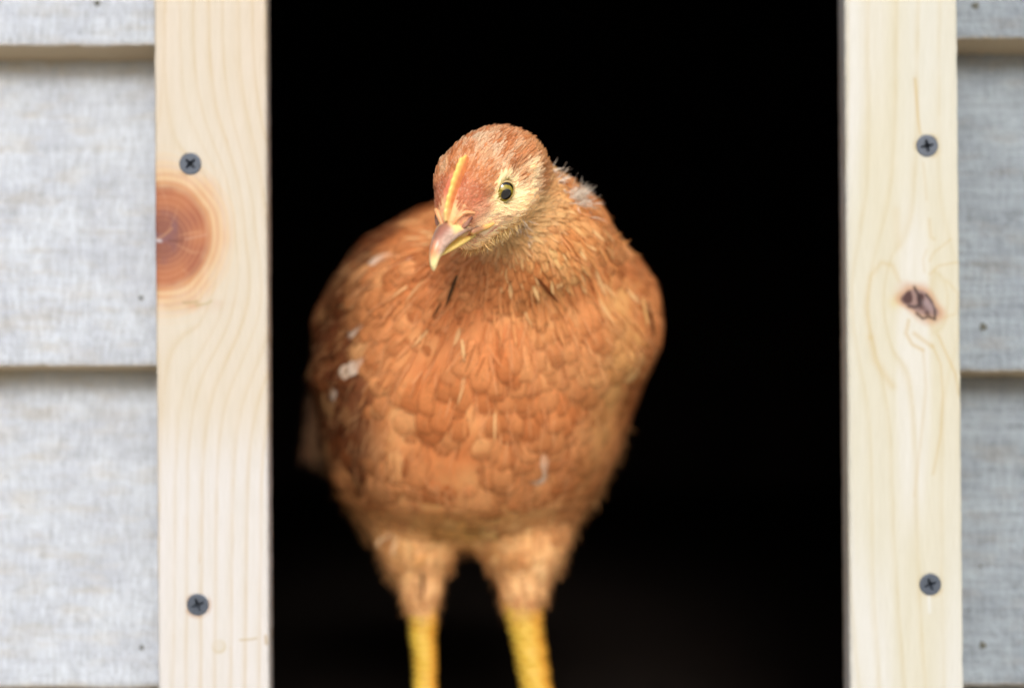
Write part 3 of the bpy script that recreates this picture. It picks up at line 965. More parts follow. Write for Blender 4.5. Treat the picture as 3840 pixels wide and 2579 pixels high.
eyeP = [EYES[s][0]+EYES[s][1]*3 for s in (1, -1)]
def eye_dist(p): return np.minimum(*[np.linalg.norm(p-e, axis=-1) for e in eyeP])

parts = {"body": [], "wing_l": [], "wing_r": []}
# body plumage
cand = sample(90000, lambda c: (head_r(c) > 27)*((to_head(c)[:, 0] < 4) | (head_r(c) > 44))*1.0*np.where(c[:, 1] > 110, 0.35, 1.0))
r_h = head_r(cand)
rad = np.interp(r_h, [27, 38, 60, 80], [1.5, 2.2, 3.8, 4.7])
rad = np.where(cand[:, 2] < -45, 4.4, rad); rad = np.where(cand[:, 2] < -68, 2.9, rad)
rad = np.where(cand[:, 1] > 120, 8.0, rad)
keep = poisson_pick(cand, rad)
p = cand[keep]; n = grad(p, 2.0); d = flow(p, n); r_h = head_r(p)
jit = rng.normal(0, 0.17, (len(p), 3)); d = unit(d+jit); d = unit(d-n*(d*n).sum(-1, keepdims=True)*0.7)
L = np.interp(r_h, [27, 38, 55, 85], [7.0, 10.5, 16.5, 19.5])*(0.8+0.4*rng.random(len(p)))
W = np.interp(r_h, [27, 38, 55, 85], [2.6, 4.4, 9.0, 13.0])*(0.85+0.3*rng.random(len(p)))
th = smooth(-72, -90, p[:, 2]); L = L*(1-0.25*smooth(-35, -65, p[:, 2])); L = L*(1-th)+8*th; W = W*(1-th)+4.0*th
sidew = smooth(42, 64, np.abs(p[:, 0]+12)); L = L*(1+0.12*sidew)
lift = np.full(len(p), 0.08)+0.04*rng.random(len(p)); curl = lift*0.72
rnd = rng.random(len(p))
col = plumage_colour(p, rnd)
rn2 = rng.random(len(p))
col = mixc(col, lin(238, 186, 128), 0.35*smooth(0.8, 0.98, rn2)); col = mixc(col, lin(176, 92, 42), 0.3*smooth(0.2, 0.0, rn2))
tipc = col*(0.84+0.12*rnd[:, None])
basec = np.clip(col*np.array([1.22, 1.32, 1.42]), 0, 0.9)
pc = p+d*L[:, None]*0.75
pu = CX+pc[:, 0]*S0/(CAM_D+pc[:, 1]); pv = CY-pc[:, 2]*S0/(CAM_D+pc[:, 1])
for su, sv, rr in ((795, 755, 12), (793, 842, 17), (765, 905, 11), (865, 592, 8), (932, 598, 8), (1232, 1072, 13), (1465, 850, 16)):
    m = (np.hypot(pu-su, (pv-sv)*0.7) < rr) & (n[:, 1] < -0.05)
    if not m.any():
        k = np.argmin(np.hypot(pu-su, pv-sv)+1e6*(n[:, 1] >= -0.05)); m[k] = True
    kk = WHITE if su != 1465 else lin(236, 200, 140)
    tipc[m] = mixc(tipc[m], kk, 0.75*np.ones(m.sum())); basec[m] = mixc(basec[m], kk, 0.25*np.ones(m.sum()))
bellyw = smooth(-50, -85, p[:, 2])
soft = (rng.random(len(p)) < 0.35+0.6*bellyw).astype(float)
wing_l = (p[:, 0] < -64) & (p[:, 2] > -48) & (p[:, 1] > 50)
wing_r = (p[:, 0] > 44) & (p[:, 2] > -40) & (p[:, 1] > 36)
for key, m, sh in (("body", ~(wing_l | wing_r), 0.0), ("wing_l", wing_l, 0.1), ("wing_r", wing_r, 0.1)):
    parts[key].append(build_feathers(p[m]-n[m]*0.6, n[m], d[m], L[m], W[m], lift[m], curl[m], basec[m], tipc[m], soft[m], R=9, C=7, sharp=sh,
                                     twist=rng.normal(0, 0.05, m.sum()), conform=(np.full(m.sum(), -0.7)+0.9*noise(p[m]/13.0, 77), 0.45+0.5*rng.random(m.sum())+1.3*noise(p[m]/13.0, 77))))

# neck hackles: slim, streaky
cand = sample(26000, lambda c: ((head_r(c) > 24) & (head_r(c) < 92) & ((to_head(c)[:, 0] < 2) | (head_r(c) > 44)))*1.0)
r_h = head_r(cand)
keep = poisson_pick(cand, np.interp(r_h, [24, 45, 60, 90], [1.3, 2.2, 5.0, 11.0])*(0.8+0.5*rng.random(len(cand))))
p = cand[keep]; n = grad(p, 2.0); d = flow(p, n); r_h = head_r(p)
d = unit(d+rng.normal(0, 0.13, (len(p), 3))); d = unit(d-n*(d*n).sum(-1, keepdims=True)*0.6)
L = np.interp(r_h, [24, 45, 66], [6.5, 10, 13])*(0.7+0.6*rng.random(len(p)))
W = np.interp(r_h, [24, 45, 66], [1.5, 2.0, 1.6])*(0.7+0.6*rng.random(len(p)))
rnd = rng.random(len(p)); col = plumage_colour(p, rnd)
fluf = rnd > 0.88
col[fluf] = mixc(col[fluf], CRM, 0.5*np.ones(fluf.sum()))
lf = (0.10+0.12*rng.random(len(p)))*np.interp(r_h, [24, 50], [1, 0.6])
parts["body"].append(build_feathers(p, n, d, L, W, lf, lf*0.6, col, mixc(col, RUSTL, 0.3*np.ones(len(p))), np.ones(len(p)), R=6, C=3, sharp=0.9,
                                    twist=rng.normal(0, 0.3, len(p)), conform=(np.full(len(p), -0.2), 0.5+1.4*rng.random(len(p)))))

# head feathers: short, narrow, pale tipped
cand = sample(80000, lambda c: (head_r(c) < 31)*1.0)
q = to_head(cand); ed = eye_dist(cand)
ok = (ed > 4.15) & ~((q[:, 0] > 17.0+2.0*rng.random(len(q))) & (q[:, 2] > -9)) & (q[:, 0] < 19)
# bare strip either side of the comb base and at the gape
bare = (np.abs(q[:, 1]) < 2.4) & (q[:, 0] > 8) & (q[:, 2] > 2)
bare |= (q[:, 0] > 5.5) & (q[:, 0] < 14) & (q[:, 2] < -7.2) & (q[:, 2] > -9.6) & (np.abs(q[:, 1]) > 5)
ok &= ~bare
thin = smooth(7, 14, q[:, 0])*0.3
ok &= rng.random(len(q)) > thin
cand = cand[ok]; q = q[ok]
facew = smooth(2, 10, q[:, 0])
rr = 0.88-0.28*facew
near_eye = smooth(9, 5, eye_dist(cand)); rr = rr*(1-0.35*near_eye)
keep = poisson_pick(cand, rr)
p = cand[keep]; q = q[keep]; n = grad(p, 1.0); d = flow(p, n)
facew = smooth(2, 12, q[:, 0]); near_eye = smooth(9.5, 5, eye_dist(p)); thr = smooth(-8, -13, q[:, 2])
# sweep round the eye
ex = np.where((q[:, 1] > 0)[:, None], eyeP[0], eyeP[1])
away = unit(p-ex); away = unit(away-n*(away*n).sum(-1, keepdims=True))
d = unit(d+away*near_eye[:, None]*0.8+rng.normal(0, 0.10, (len(p), 3))); d = unit(d-n*(d*n).sum(-1, keepdims=True)*0.8)
L = (5.4-2.7*facew-1.9*near_eye+2.0*thr+1.6*smooth(-6, -18, q[:, 0]))*(0.7+0.5*rng.random(len(p)))
L = np.maximum(L, 1.3)
W = (1.12-0.38*facew-0.35*near_eye+0.1*thr)*(0.75+0.5*rng.random(len(p)))
rnd = rng.random(len(p)); col = plumage_colour(p, rnd)
col = col*(0.86+0.28*rnd[:, None])
pt = smooth(0.2, 0.9, rng.random(len(p)))*(0.25+0.35*smooth(4, 8, q[:, 2])*smooth(-10, 0, q[:, 0]))
tipc = mixc(col, lin(250, 232, 206), pt)
lf = 0.20+0.16*rng.random(len(p))+0.10*thr
V1 = build_feathers(p-n*0.15, n, d, L, W, lf, lf*0.55, col, tipc, np.zeros(len(p)), R=5, C=3, sharp=0.45, twist=rng.normal(0, 0.25, len(p)), tippos=0.86, conform=(np.full(len(p), -0.1), L*(0.05+0.14*rng.random(len(p)))+0.15*thr))
parts["body"].append(V1)

# loose down: wisps at nape, throat, thighs
def wisps(centre, spread, num, dirv, L0, W0, colr, out=0.4, mess=0.55):
    P = project(np.array(centre)+rng.normal(0, spread, (num, 3)), 8)
    n = grad(P, 1.0)
    d = unit(np.array(dirv)+rng.normal(0, mess, (num, 3))+n*out)
    L = L0*(0.5+rng.random(num)); W = W0*(0.6+0.8*rng.random(num))
    c = np.tile(colr, (num, 1))*(0.85+0.2*rng.random((num, 1)))
    side = unit(np.cross(d, rng.normal(0, 1, (num, 3)))); nn = unit(np.cross(side, d))
    parts["body"].append(build_feathers(P, nn, d, L, W, np.zeros(num), 0.25*rng.normal(0, 1, num), c, c, np.ones(num), R=6, C=3, sharp=1.0))
def at(u, v, y): return (px2x(u, y), y, px2z(v, y))
wisps(at(1312, 450, -4), 1.6, 150, (0.5, 0.0, 0.25), 6, 0.30, lin(250, 244, 234), 0.9)
wisps(at(1345, 485, 0), 2.0, 14, (0.8, 0.1, 0.0), 5, 0.3, WHITE*0.8, 0.6)
wisps(at(1285, 400, -6), 2.4, 60, (0.3, 0.1, -0.3), 5, 0.4, WHITE, 0.5)
#wisps(at(1165, 292, -14), 1.6, 18, (0.9, 0.2, -0.1), 4, 0.6, WHITE, 0.25)
wisps(at(1205, 560, -22), 2.2, 50, (0.2, 0.0, -0.9), 4.5, 0.4, WHITE, 0.4)
wisps(at(1150, 580, -26), 2.2, 40, (0.1, 0.0, -0.9), 4.0, 0.4, lin(232, 216, 180), 0.3)
wisps(at(1090, 575, -28), 3.5, 320, (0.1, 0.1, -0.8), 2.8, 0.3, lin(236, 200, 140), 0.3)
wisps(at(1170, 570, -25), 4.5, 380, (0.3, 0.1, -0.8), 3.2, 0.3, lin(236, 206, 146), 0.3)
#wisps(at(985, 450, -30), 2.4, 26, (-0.4, 0.5, 0.3), 2.4, 0.25, lin(232, 216, 190), 0.5)
wisps(at(1420, 560, 12), 6, 50, (0.5, 0.3, -0.5), 5, 0.4, lin(226, 160, 96), 0.3)

# thigh and flank fluff
for (u_, v_, y_, dr) in ((742, 1050, 92, (-0.5, 0.1, -0.7)), (760, 1120, 90, (-0.5, 0.1, -0.8)), (800, 1185, 86, (-0.4, 0.1, -0.9)), (850, 1240, 80, (-0.3, 0, -1)),
                         (725, 960, 95, (-0.7, 0.3, -0.5)), (890, 1320, 70, (-0.15, 0, -1)), (915, 1385, 66, (0, 0, -1)), (1000, 1385, 66, (0.1, 0, -1)), (1025, 1300, 68, (0.15, 0, -1)),
                         (1110, 1310, 68, (-0.1, 0, -1)), (1140, 1375, 66, (-0.05, 0, -1)), (1235, 1385, 66, (0.1, 0, -1)), (1290, 1300, 72, (0.2, 0, -1)), (1330, 1200, 78, (0.35, 0, -0.9)),
                         (1385, 1110, 80, (0.4, 0.1, -0.8)), (1070, 1250, 66, (0, 0, -1)), (1425, 1030, 82, (0.4, 0.2, -0.8)), (960, 1400, 60, (0, 0, -1)), (1190, 1395, 60, (0, 0, -1))):
    wisps(at(u_, v_, y_), 6.0, 90, dr, 4.2, 0.28, lin(222, 166, 110), 0.06, 0.18)
wisps(at(735, 1010, 120), 7, 160, (-0.8, 0.3, -0.5), 12, 0.8, lin(190, 150, 116), 0.3, 0.3)
wisps(at(905, 1210, 62), 3, 12, (-0.2, -0.2, -1), 7, 1.2, lin(236, 206, 168), 0.1)
for (u_, v_, y_, dr, L_, W_, cl_) in ((1053, 628, 2, (-0.42, -0.05, -0.9), 13, 1.5, lin(56, 44, 20)), (1015, 690, 4, (-0.5, 0, -0.8), 7, 1.0, lin(96, 60, 26)),
                                      (1060, 770, 6, (0.1, 0, -1), 9, 1.6, lin(246, 206, 150)), (1062, 775, 6, (0.05, 0, -1), 8, 0.8, lin(110, 60, 26)),
                                      (1225, 610, 0, (0.55, 0, -0.8), 14, 1.5, lin(110, 58, 24)), (1400, 700, 34, (0.35, 0, -0.9), 15, 2.2, lin(96, 56, 26)), (1385, 690, 32, (0.3, 0, -0.9), 12, 2.0, lin(238, 196, 130)),
                                      (965, 1310, 52, (0.05, 0, -1), 12, 1.5, lin(84, 52, 30)), (1110, 1190, 48, (-0.9, 0, 0.35), 12, 2.0, lin(110, 66, 36)), (1150, 1160, 46, (-0.7, 0, -0.5), 12, 1.8, lin(236, 190, 140))):
    P_ = project(np.array([at(u_, v_, y_)])+rng.normal(0, 0.01, (2, 3)), 8)
    n_ = grad(P_, 1.0); d_ = unit(np.tile(np.array(dr, float), (2, 1))); d_ = unit(d_-n_*(d_*n_).sum(-1, keepdims=True))
    c_ = np.tile(cl_, (2, 1))
    parts["body"].append(build_feathers(P_, n_, d_, np.array([L_, L_*0.7]), np.array([W_, W_*0.8]), np.zeros(2), np.zeros(2), c_, c_, np.ones(2), R=8, C=5, sharp=0.9, conform=(np.full(2, 1.5), np.full(2, 2.0))))

cand = sample(2300, lambda c: (head_r(c) > 34)*(c[:, 1] < 75)*1.0)
n = grad(cand, 1.5); d = flow(cand, n)
d = unit(d+rng.normal(0, 0.22, (len(cand), 3))); d = unit(d-n*(d*n).sum(-1, keepdims=True))
nn_ = len(cand); cc = plumage_colour(cand, rng.random(nn_)); k_ = rng.random(nn_)
cc = np.where(k_[:, None] < 0.7, mixc(cc, lin(246, 196, 146), 0.38*np.ones(nn_)), cc*0.75)
parts["body"].append(build_feathers(cand, n, d, 5+9*rng.random(nn_), 0.3+0.6*rng.random(nn_)**2, np.zeros(nn_), np.zeros(nn_), cc, cc, np.ones(nn_), R=6, C=3, sharp=1.0,
                     conform=(0.4+0.4*rng.random(nn_)+noise(cand/13.0, 77), 0.9+0.8*rng.random(nn_)+1.2*noise(cand/13.0, 77))))

def merge(lst, skin=None):
    Vs, Fs, Cs, Us = [], [], [], []; off = 0
    if skin is not None:
        V, F, c = skin
        Vs.append(V); Fs.append(F); Cs.append(c); Us.append(np.tile([0.3, 0.0, 0.5], (len(V), 1))); off = len(V)
    for V, F, c, u, _bn in lst:
        Vs.append(V); Fs.append(F+off); Cs.append(c); Us.append(u); off += len(V)
    return np.vstack(Vs), np.vstack(Fs), np.vstack(Cs), np.vstack(Us)

V, F, c, u = merge(parts["body"], (SV, SF, skin_colour(SV)))
body = hp(mesh_obj("body", V, F, M_FEATHER, hen, True, cols=c, vecs=u))
body.data.materials.append(M_SKIN)
mi = np.zeros(len(body.data.polygons), np.int32); mi[:len(SF)] = 1
body.data.polygons.foreach_set("material_index", mi)
def soften(o, first, lst, k):
    me = o.data
    nv = np.empty(len(me.vertices)*3, np.float32); me.vertices.foreach_get("normal", nv); nv = nv.reshape(-1, 3).astype(float)
    bn = np.vstack([q[4] for q in lst]); g = nv[first:]
    sg = np.sign((g*bn).sum(1, keepdims=True)); sg[sg == 0] = 1
    nv[first:] = unit(g*(1-k)+bn*sg*k)
    me.normals_split_custom_set_from_vertices(nv.tolist())
soften(body, len(SV), parts["body"], 0.6)

# wings: the shoulder feathers above plus a row of long flight feathers folded along the flank
def flight(p0, p1, num, dirv, nrm, L0, L1, W0, colr):
    t = np.linspace(0, 1, num)
    P = project(np.array(p0)*(1-t[:, None])+np.array(p1)*t[:, None], 8)
    n = unit(grad(P, 2.0)); d = unit(np.tile(np.array(dirv, float), (num, 1))); d = unit(d-n*(d*n).sum(-1, keepdims=True))
    L = L0+(L1-L0)*t; W = np.full(num, W0)
    col = np.tile(colr, (num, 1))*(0.85+0.3*rng.random((num, 1)))
    return build_feathers(P+n*0.8, n, d, L, W, np.full(num, 0.06), np.full(num, 0.12), col, col*0.9, np.zeros(num), R=12, C=7, sharp=0.25)
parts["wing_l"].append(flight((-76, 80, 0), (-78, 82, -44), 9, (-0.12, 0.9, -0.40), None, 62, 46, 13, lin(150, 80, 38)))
#parts["wing_r"].append(flight((58, 62, 10), (52, 66, -26), 8, (-0.5, 0.9, -0.35), None, 50, 44, 12, lin(176, 100, 52)))
for k in ("wing_l", "wing_r"):
    V, F, c, u = merge(parts[k])
    soften(hp(mesh_obj("wing", V, F, M_FEATHER, hen, True, cols=c, vecs=u)), 0, parts[k], 0.5)

# tail: fan of longer feathers, half lost in the dark behind the left flank
num = 9
t = np.linspace(-1, 1, num)
P = np.array([-58, 148, -14.0])+t[:, None]*np.array([3, 6, 10.0])
d = unit(np.array([-0.80, 0.25, -0.55])+t[:, None]*np.array([0.10, 0.05, 0.22]))
n = unit(np.array([0, -1.0, 0.1])-d*(d@np.array([0, -1.0, 0.1]))[:, None])
colr = np.tile(lin(136, 100, 74), (num, 1))*(0.8+0.35*rng.random((num, 1)))
V, F, c, u, _bn = build_feathers(P, n, d, np.full(num, 52.0), np.full(num, 15.0), np.zeros(num), np.full(num, -0.1), colr*0.7, colr, np.ones(num), R=12, C=7, sharp=0.2)
hp(mesh_obj("tail", V, F, M_FEATHER, hen, True, cols=c, vecs=u))

# ---- eyes: ball, with the pupil and iris ringed by angle from its axis, and an eyelid rim
def eye(side):
    c, ax = EYES[side]
    R = 4.25
    pax = unit(0.74*HS*side+0.62*HF+0.08*HU); p1 = unit(np.cross(pax, HU)); p2 = np.cross(p1, pax)
    t1 = unit(np.cross(ax, HU)); t2 = np.cross(t1, ax)
    nr, na = 60, 64
    phi = np.linspace(0, math.pi, nr); th = np.linspace(0, 2*np.pi, na, endpoint=False)
    PH, TH = np.meshgrid(phi, th, indexing='ij')
    bulge = 1+0.05*np.exp(-(PH/0.5)**2)
    D = np.cos(PH)[..., None]*pax+np.sin(PH)[..., None]*(np.cos(TH)[..., None]*p1+np.sin(TH)[..., None]*p2)
    P = c+D*R*bulge[..., None]
    r = np.sin(PH)*R
    nz = noise2(np.cos(TH)*9, np.sin(TH)*9, 5)
    col = np.broadcast_to(lin(128, 112, 8), P.shape).copy()
    col = mixc(col, lin(160, 146, 30), smooth(1.9, 2.7, r)*(0.5+0.4*nz))
    col = mixc(col, lin(88, 72, 8), smooth(2.1, 1.7, r)*0.6)
    col = mixc(col, lin(22, 18, 12), smooth(2.85, 3.15, r))
    o = hp(mesh_obj("eye", P.reshape(-1, 3), grid_faces(nr, na, True)[:, ::-1].copy(), M_EYE, hen, True, cols=col.reshape(-1, 3)))
    # pupil: a slightly proud dark cap
    ph = np.linspace(0, math.asin(1.85/R), 10)
    PH, TH = np.meshgrid(ph, th, indexing='ij')
    bulge = 1+0.05*np.exp(-(PH/0.5)**2)
    D = np.cos(PH)[..., None]*pax+np.sin(PH)[..., None]*(np.cos(TH)[..., None]*p1+np.sin(TH)[..., None]*p2)
    P = c+D*(R*bulge+0.03)[..., None]
    pu = mesh_obj("pupil", P.reshape(-1, 3), grid_faces(10, na, True)[:, ::-1].copy(), M_EYE, o, True, cols=np.full((10*na, 3), 0.004))
    
    # eyelid rim, slightly almond, hugging the ball
    nr, na2 = 72, 10
    a = np.linspace(0, 2*np.pi, nr, endpoint=False); b = np.linspace(0, 2*np.pi, na2, endpoint=False)
    A, B = np.meshgrid(a, b, indexing='ij')
    ra = 3.55+0.28*np.abs(np.cos(A-0.5))**3
    tr = 0.36+0.07*np.sin(A*2+1)
    dirr = np.cos(A)[..., None]*t1+np.sin(A)[..., None]*t2
    zc = np.sqrt(np.maximum(0.1, (R+0.05)**2-ra**2))
    P = c+dirr*(ra+tr*np.cos(B))[..., None]+ax*(zc+tr*np.sin(B))[..., None]
    cl = np.broadcast_to(lin(222, 190, 140), P.shape).copy()
    cl = mixc(cl, lin(200, 186, 92), smooth(0.2, -0.8, np.cos(B)))
    cl = cl*(0.9+0.2*noise2(A*9, B*2, 8))[..., None]
    F = grid_faces(nr, na2, True)
    j = np.arange(na2); F = np.vstack([F, np.stack([(nr-1)*na2+j, (nr-1)*na2+(j+1) % na2, (j+1) % na2, j], -1)])
    li = mesh_obj("eyelid", P.reshape(-1, 3), F[:, ::-1].copy(), M_COMB, o, True, cols=cl.reshape(-1, 3))
    
eye(1); eye(-1)

# ---- beak
def loft(name, centre, rad_side, rad_up, rad_dn, colfn, mat, nr=44, na=40, ridge=0.0, parent=None):
    """centre(t)->(f,u); cross-section half widths; built in head coordinates."""
    t = np.linspace(0, 1, nr)
    a = np.linspace(0, 2*np.pi, na, endpoint=False)
    C = np.array([centre(x) for x in t])
    tg = np.gradient(C, axis=0); tg /= np.linalg.norm(tg, axis=1, keepdims=True)
    nu = np.stack([-tg[:, 1], tg[:, 0]], 1)      # up normal in the f,u plane
    Q = np.zeros((nr, na, 3)); CC = np.zeros((nr, na, 3))
    for i in range(nr):
        ca, sa = np.cos(a), np.sin(a)
        up = sa > 0
        s = rad_side(t[i])*np.sign(ca)*np.abs(ca)**(1.0+ridge*up*0.8)
        h = np.where(up, rad_up(t[i]), rad_dn(t[i]))*sa
        Q[i, :, 0] = C[i, 0]+nu[i, 0]*h; Q[i, :, 2] = C[i, 1]+nu[i, 1]*h; Q[i, :, 1] = s
        CC[i] = colfn(t[i], sa, ca, Q[i])
    P = from_head(Q.reshape(-1, 3))
    F = grid_faces(nr, na, True)
    o = mesh_obj(name, P, F, mat, parent or hen, True, cols=CC.reshape(-1, 3))
    return hp(o)

def bez(p0, p1, p2, p3):
    p0, p1, p2, p3 = map(np.array, (p0, p1, p2, p3))
    return lambda t: (1-t)**3*p0+3*(1-t)**2*t*p1+3*(1-t)*t*t*p2+t**3*p3

def upper_col(t, sa, ca, q):
    n = noise(q*1.2+50, 3)
    T1 = np.full_like(sa, t); top = sa
    brown = lin(150, 98, 80); mauve = lin(202, 172, 156); orange = lin(216, 140, 90); pale = lin(244, 226, 166); yel = lin(226, 190, 60)
    c = np.broadcast_to(mauve, (len(sa), 3)).copy()
    c = mixc(c, brown, smooth(0.60, 0.95, top)*smooth(0.85, 0.6, T1)*0.95)
    c = mixc(c, orange, smooth(0.4, 0.9, top)*smooth(0.6, 0.8, T1))
    c = mixc(c, lin(140, 104, 84), smooth(-0.2, 0.3, n)*0.4*smooth(0.9, 0.7, T1))
    c = mixc(c, lin(150, 104, 72), smooth(0.45, 0.25, T1)*smooth(0.5, 0.1, top)*0.8)
    c = mixc(c, yel, smooth(-0.25, -0.6, top)*0.9)
    c = mixc(c, lin(238, 192, 104), smooth(0.16, 0.06, T1))
    c = mixc(c, pale, smooth(0.78, 0.93, T1+0.08*(1-top)))
    c = mixc(c, lin(238, 206, 140), smooth(0.42, 0.34, T1-0.10*np.abs(ca))*smooth(0.15, 0.35, top))
    return c
ub = bez((9.5, -6.6), (19.0, -1.0), (33.0, 2.6), (36.6, -6.6))
def ip(*a):
    xs_, ys_ = a[0::2], a[1::2]
    return lambda t: float(np.interp(t, xs_, ys_))
beak = loft("beak", ub, ip(0, 8.8, .18, 7.2, .36, 5.1, .55, 3.4, .75, 2.25, .9, 1.35, .97, .85, 1, .15),
            ip(0, 2.0, .25, 3.0, .42, 3.9, .6, 3.2, .8, 2.1, .93, 1.3, 1, .15),
            ip(0, 1.3, .25, 1.9, .5, 2.7, .75, 2.3, .92, 1.3, 1, .15), upper_col, M_HORN, nr=60, ridge=0.35)
def onskin(q, lift=0.2):
    w = project(from_head(np.array(q, float)), 8)
    return to_head(w+grad(w)*lift)
def side_tomium(side):
    # horn edge running from the beak side back to the gape
    pts = np.array([(28.5, 2.9, -3.4), (24.0, 4.2, -4.0), (19.5, 5.5, -4.9), (15.0, 6.8, -5.8), (11.5, 8.4, -6.6), (8.8, 9.9, -7.4)])*np.array([1, side, 1])
    pts[3:] = onskin(pts[3:], 0.1)
    return pts
def tube(name, pts, radii, colfn, mat, parent, na=14, flat=1.0, upv=None, sub=6, head=True):
    pts = np.array(pts, float)
    k = len(pts); tt = np.linspace(0, k-1, (k-1)*sub+1)
    # catmull-rom
    def cr(x, arr):
        i = np.minimum(np.floor(x).astype(int), k-2); f = (x-i)[:, None]
        g = lambda j: arr[np.clip(j, 0, k-1)]
        a, b, c, d = g(i-1), g(i), g(i+1), g(i+2)
        return 0.5*((2*b)+(-a+c)*f+(2*a-5*b+4*c-d)*f*f+(-a+3*b-3*c+d)*f**3)
    P = cr(tt, pts); R = np.interp(tt, np.arange(k), radii)
    if head: P = from_head(P)
    tg = unit(np.gradient(P, axis=0))
    up = np.array(upv if upv is not None else (HU if head else (0, -1.0, 0)), float)
    s = unit(np.cross(tg, up)); n = np.cross(s, tg)
    a = np.linspace(0, 2*np.pi, na, endpoint=False)
    ring = np.cos(a)[None, :, None]*s[:, None]+np.sin(a)[None, :, None]*n[:, None]*flat
    # rounded ends
    V = P[:, None]+ring*R[:, None, None]
    V = np.concatenate([P[:1, None]-tg[:1, None]*R[0]*0.5+ring[:1]*R[0]*0.05, V, P[-1:, None]+tg[-1:, None]*R[-1]*0.6+ring[-1:]*R[-1]*0.05], 0)
    tc = np.concatenate([[0], tt/(k-1), [1]])
    cols = colfn(np.repeat(tc[:, None], na, 1), np.repeat(a[None], len(tc), 0), V)
    o = mesh_obj(name, V.reshape(-1, 3), grid_faces(len(tc), na, True), mat, parent, True, cols=cols.reshape(-1, 3))
    if parent is hen: hp(o)
    return o
for side in (1, -1):
    def tc_(t, a, V):
        c = np.broadcast_to(lin(170, 124, 92), t.shape+(3,)).copy()
        return mixc(mixc(c, lin(236, 184, 108), smooth(0.35, 0.7, t)), lin(230, 190, 110), smooth(0.2, -0.6, np.sin(a))*0.7)
    tube("gape", onskin(np.array([(17.5, 6.2, -4.6), (14.5, 7.0, -5.4), (11.5, 8.2, -6.2), (8.4, 9.6, -6.8)])*np.array([1, side, 1]), 0.2), [1.2, 1.15, 1.05, 0.5], tc_, M_COMB, beak)
    # fleshy yellow nostril cover with the dark slit under it
    def ncol(t, a, V):
        c = np.broadcast_to(lin(226, 172, 122), t.shape+(3,)).copy()
        return mixc(c, lin(226, 150, 100), 0.3+0.4*noise2(t*6, a, 4))
    tube("cere", onskin(np.array([(21.5, 1.8, 1.2), (19.0, 3.4, 2.9), (16.6, 4.6, 3.2), (14.2, 6.0, 1.6)])*np.array([1, side, 1]), 0.2), [0.55, 0.8, 0.75, 0.4], ncol, M_COMB, beak)
    def dcol(t, a, V):
        c = np.broadcast_to(lin(150, 108, 88), t.shape+(3,)).copy(); return mixc(c, lin(110, 66, 50), smooth(0.45, 0.85, t))
    tube("nostril", onskin(np.array([(20.8, 3.2, -1.4), (18.9, 4.7, -0.5), (17.2, 5.6, 0.4), (15.6, 6.0, 1.0)])*np.array([1, side, 1]), -0.1), [0.8, 1.15, 1.0, 0.5], dcol, M_COMB, beak, flat=0.8)
def lower_col(t, sa, ca, q):
    c = np.broadcast_to(lin(234, 202, 116), (len(sa), 3)).copy()
    return mixc(c, lin(244, 220, 150), smooth(0.1, -0.8, sa)*0.6)
lb = bez((11.0, -7.6), (18.0, -7.4), (25.0, -5.6), (32.0, -4.2))
lower = loft("lower_beak", lb, lambda t: 6.4*(1-t)**0.8+0.1, lambda t: 2.2*(1-t)**0.5+0.05, lambda t: 2.3*(1-t)**0.6+0.05, lower_col, M_HORN)

# ---- comb: a low serrated blade along the forehead
def comb():
    n = 60; m = 9
    t = np.linspace(0, 1, n)
    path = bez((22.4, 3.2), (18.5, 8.8), (11.0, 13.4), (2.6, 16.2))
    C = np.array([path(x) for x in t])
    tg = np.gradient(C, axis=0); tg /= np.linalg.norm(tg, axis=1, keepdims=True)
    nu = np.stack([-tg[:, 1], tg[:, 0]], 1); nu *= np.sign(nu[:, 1:2])
    V, cl = [], []
    a = np.linspace(0, 2*np.pi, 16, endpoint=False)
    for i in range(n):
        env = min(1, t[i]*5+0.25)*min(1, (1-t[i])*7+0.12)
        H = (1.7+1.0*t[i])*env*(1+0.10*math.sin(t[i]*58)+0.05*math.sin(t[i]*23))
        wd = (0.62+0.42*t[i])*(0.35+0.65*env)*(1+0.05*math.sin(t[i]*58))
        for b in a:
            sn = math.sin(b)
            h = H*sn if sn > 0 else 4.5*sn
            w = wd*math.cos(b)*(1 if sn > 0 else 1+1.6*(-sn))
            V.append((C[i, 0]+nu[i, 0]*h, w+0.2+1.9*t[i], C[i, 1]+nu[i, 1]*h))
            top = max(0, sn)
            c = lin(226, 140, 84)*(1-top**0.6)+lin(244, 202, 110)*top**0.6
            wh = float(smooth(0.35, 0.0, t[i])); c = c*(1-wh*0.7)+lin(250, 226, 160)*wh*0.7
            cl.append(c)
    P = from_head(np.array(V))
    F = grid_faces(n, 16, True).tolist()
    F.append(list(range(16))[::-1]); F.append([(n-1)*16+j for j in range(16)])
    hp(mesh_obj("comb", P, F, M_COMB, hen, True, cols=np.array(cl)))
comb()

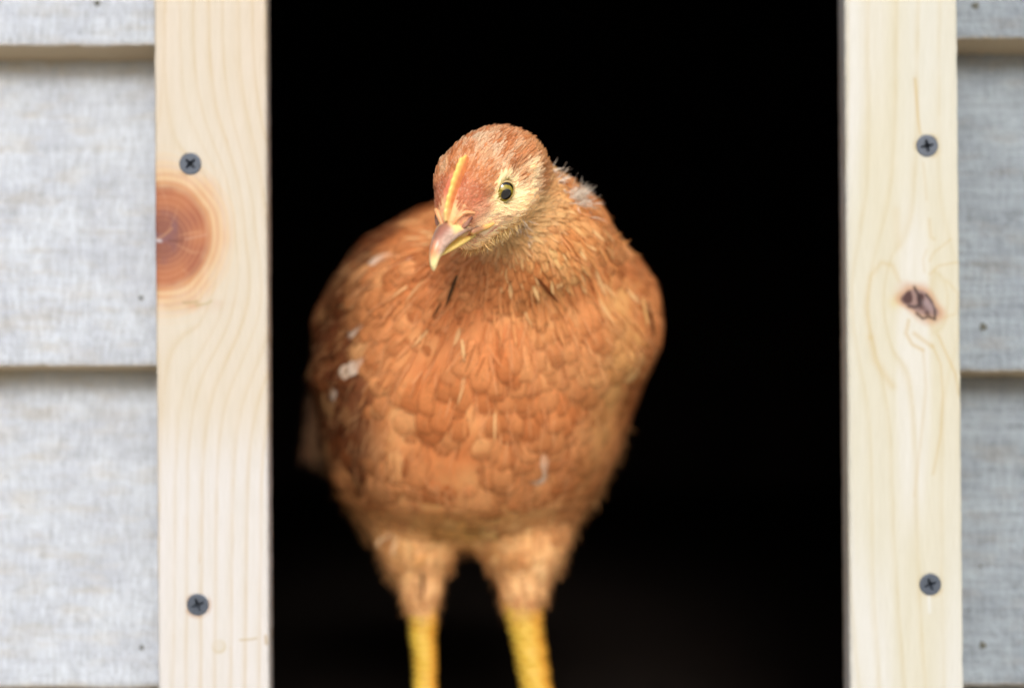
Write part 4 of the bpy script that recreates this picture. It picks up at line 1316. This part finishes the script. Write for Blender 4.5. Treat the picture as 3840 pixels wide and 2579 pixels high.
# ---- legs: scaled shank, toes and claws on the litter
def scales(t, a, V):
    z = V[..., 2]
    ring = 0.5+0.5*np.sin(z*2.3+1.6*np.abs(np.sin(a*0.5+0.8)))
    c = np.broadcast_to(lin(208, 178, 72), t.shape+(3,)).copy()
    c = mixc(c, lin(186, 140, 44), 0.9*smooth(0.6, 0.15, ring))
    c = mixc(c, lin(214, 138, 50), 0.6*smooth(0.1, 0.9, -np.cos(a)))
    return c
def leg(hock, ankle, toes, r):
    h, k = np.array(hock, float), np.array(ankle, float)
    pts = [h+(0, 2, 10), h, h*0.75+k*0.25, h*0.5+k*0.5, h*0.25+k*0.75, k]
    o = tube("leg", pts, [r*1.0, r*1.08, r*0.93, r*0.88, r*0.92, r*1.1], scales, M_LEG, hen, na=26, head=False, sub=14, upv=(0, -1, 0))
    # raise the scutes a little
    me = o.data
    co = np.empty(len(me.vertices)*3, np.float32); me.vertices.foreach_get("co", co); co = co.reshape(-1, 3)/MM
    axp = h[None]+(k-h)[None]*np.clip((h[2]-co[:, 2])/(h[2]-k[2]), 0, 1)[:, None]
    dv = co-axp; dv[:, 2] = 0
    co = co+dv*(0.11*np.sign(np.sin(co[:, 2]*2.3+1.6)))[:, None]
    me.vertices.foreach_set("co", (co*MM).astype(np.float32).ravel()); me.update()
    for (dx, dy, ln) in toes:
        base = k+np.array([0, 0, -1.0]); dirn = np.array([dx, dy, 0.0]); dirn /= np.linalg.norm(dirn)
        tp = [base, base+dirn*ln*0.3+(0, 0, 1.5), base+dirn*ln*0.65+(0, 0, -1.0), base+dirn*ln+(0, 0, -3.2)]
        for q in tp: q[2] = max(q[2], -172+3.6)
        tp[-1][2] = -172+3.0
        tube("toe", tp, [4.2, 3.9, 3.4, 2.4], scales, M_LEG, o, na=14, head=False, upv=(0, 0, 1))
        e = tp[-1]
        cl = [e, e+dirn*4+(0, 0, 0.4), e+dirn*8+(0, 0, -2.2)]
        tube("claw", cl, [1.7, 1.2, 0.3], lambda t, a, V: np.broadcast_to(lin(196, 168, 130), t.shape+(3,)).copy(), M_HORN, o, na=10, head=False, upv=(0, 0, 1))
leg((-37, 66, -112), (-34.5, 66, -165), ((-0.5, -1, 40), (0.02, -1, 46), (0.6, -0.9, 38), (0.2, 1, 16)), 5.6)
leg((4.5, 66, -108), (14.0, 62, -165), ((-0.45, -1, 40), (0.1, -1, 46), (0.7, -0.9, 38), (-0.1, 1, 16)), 7.3)
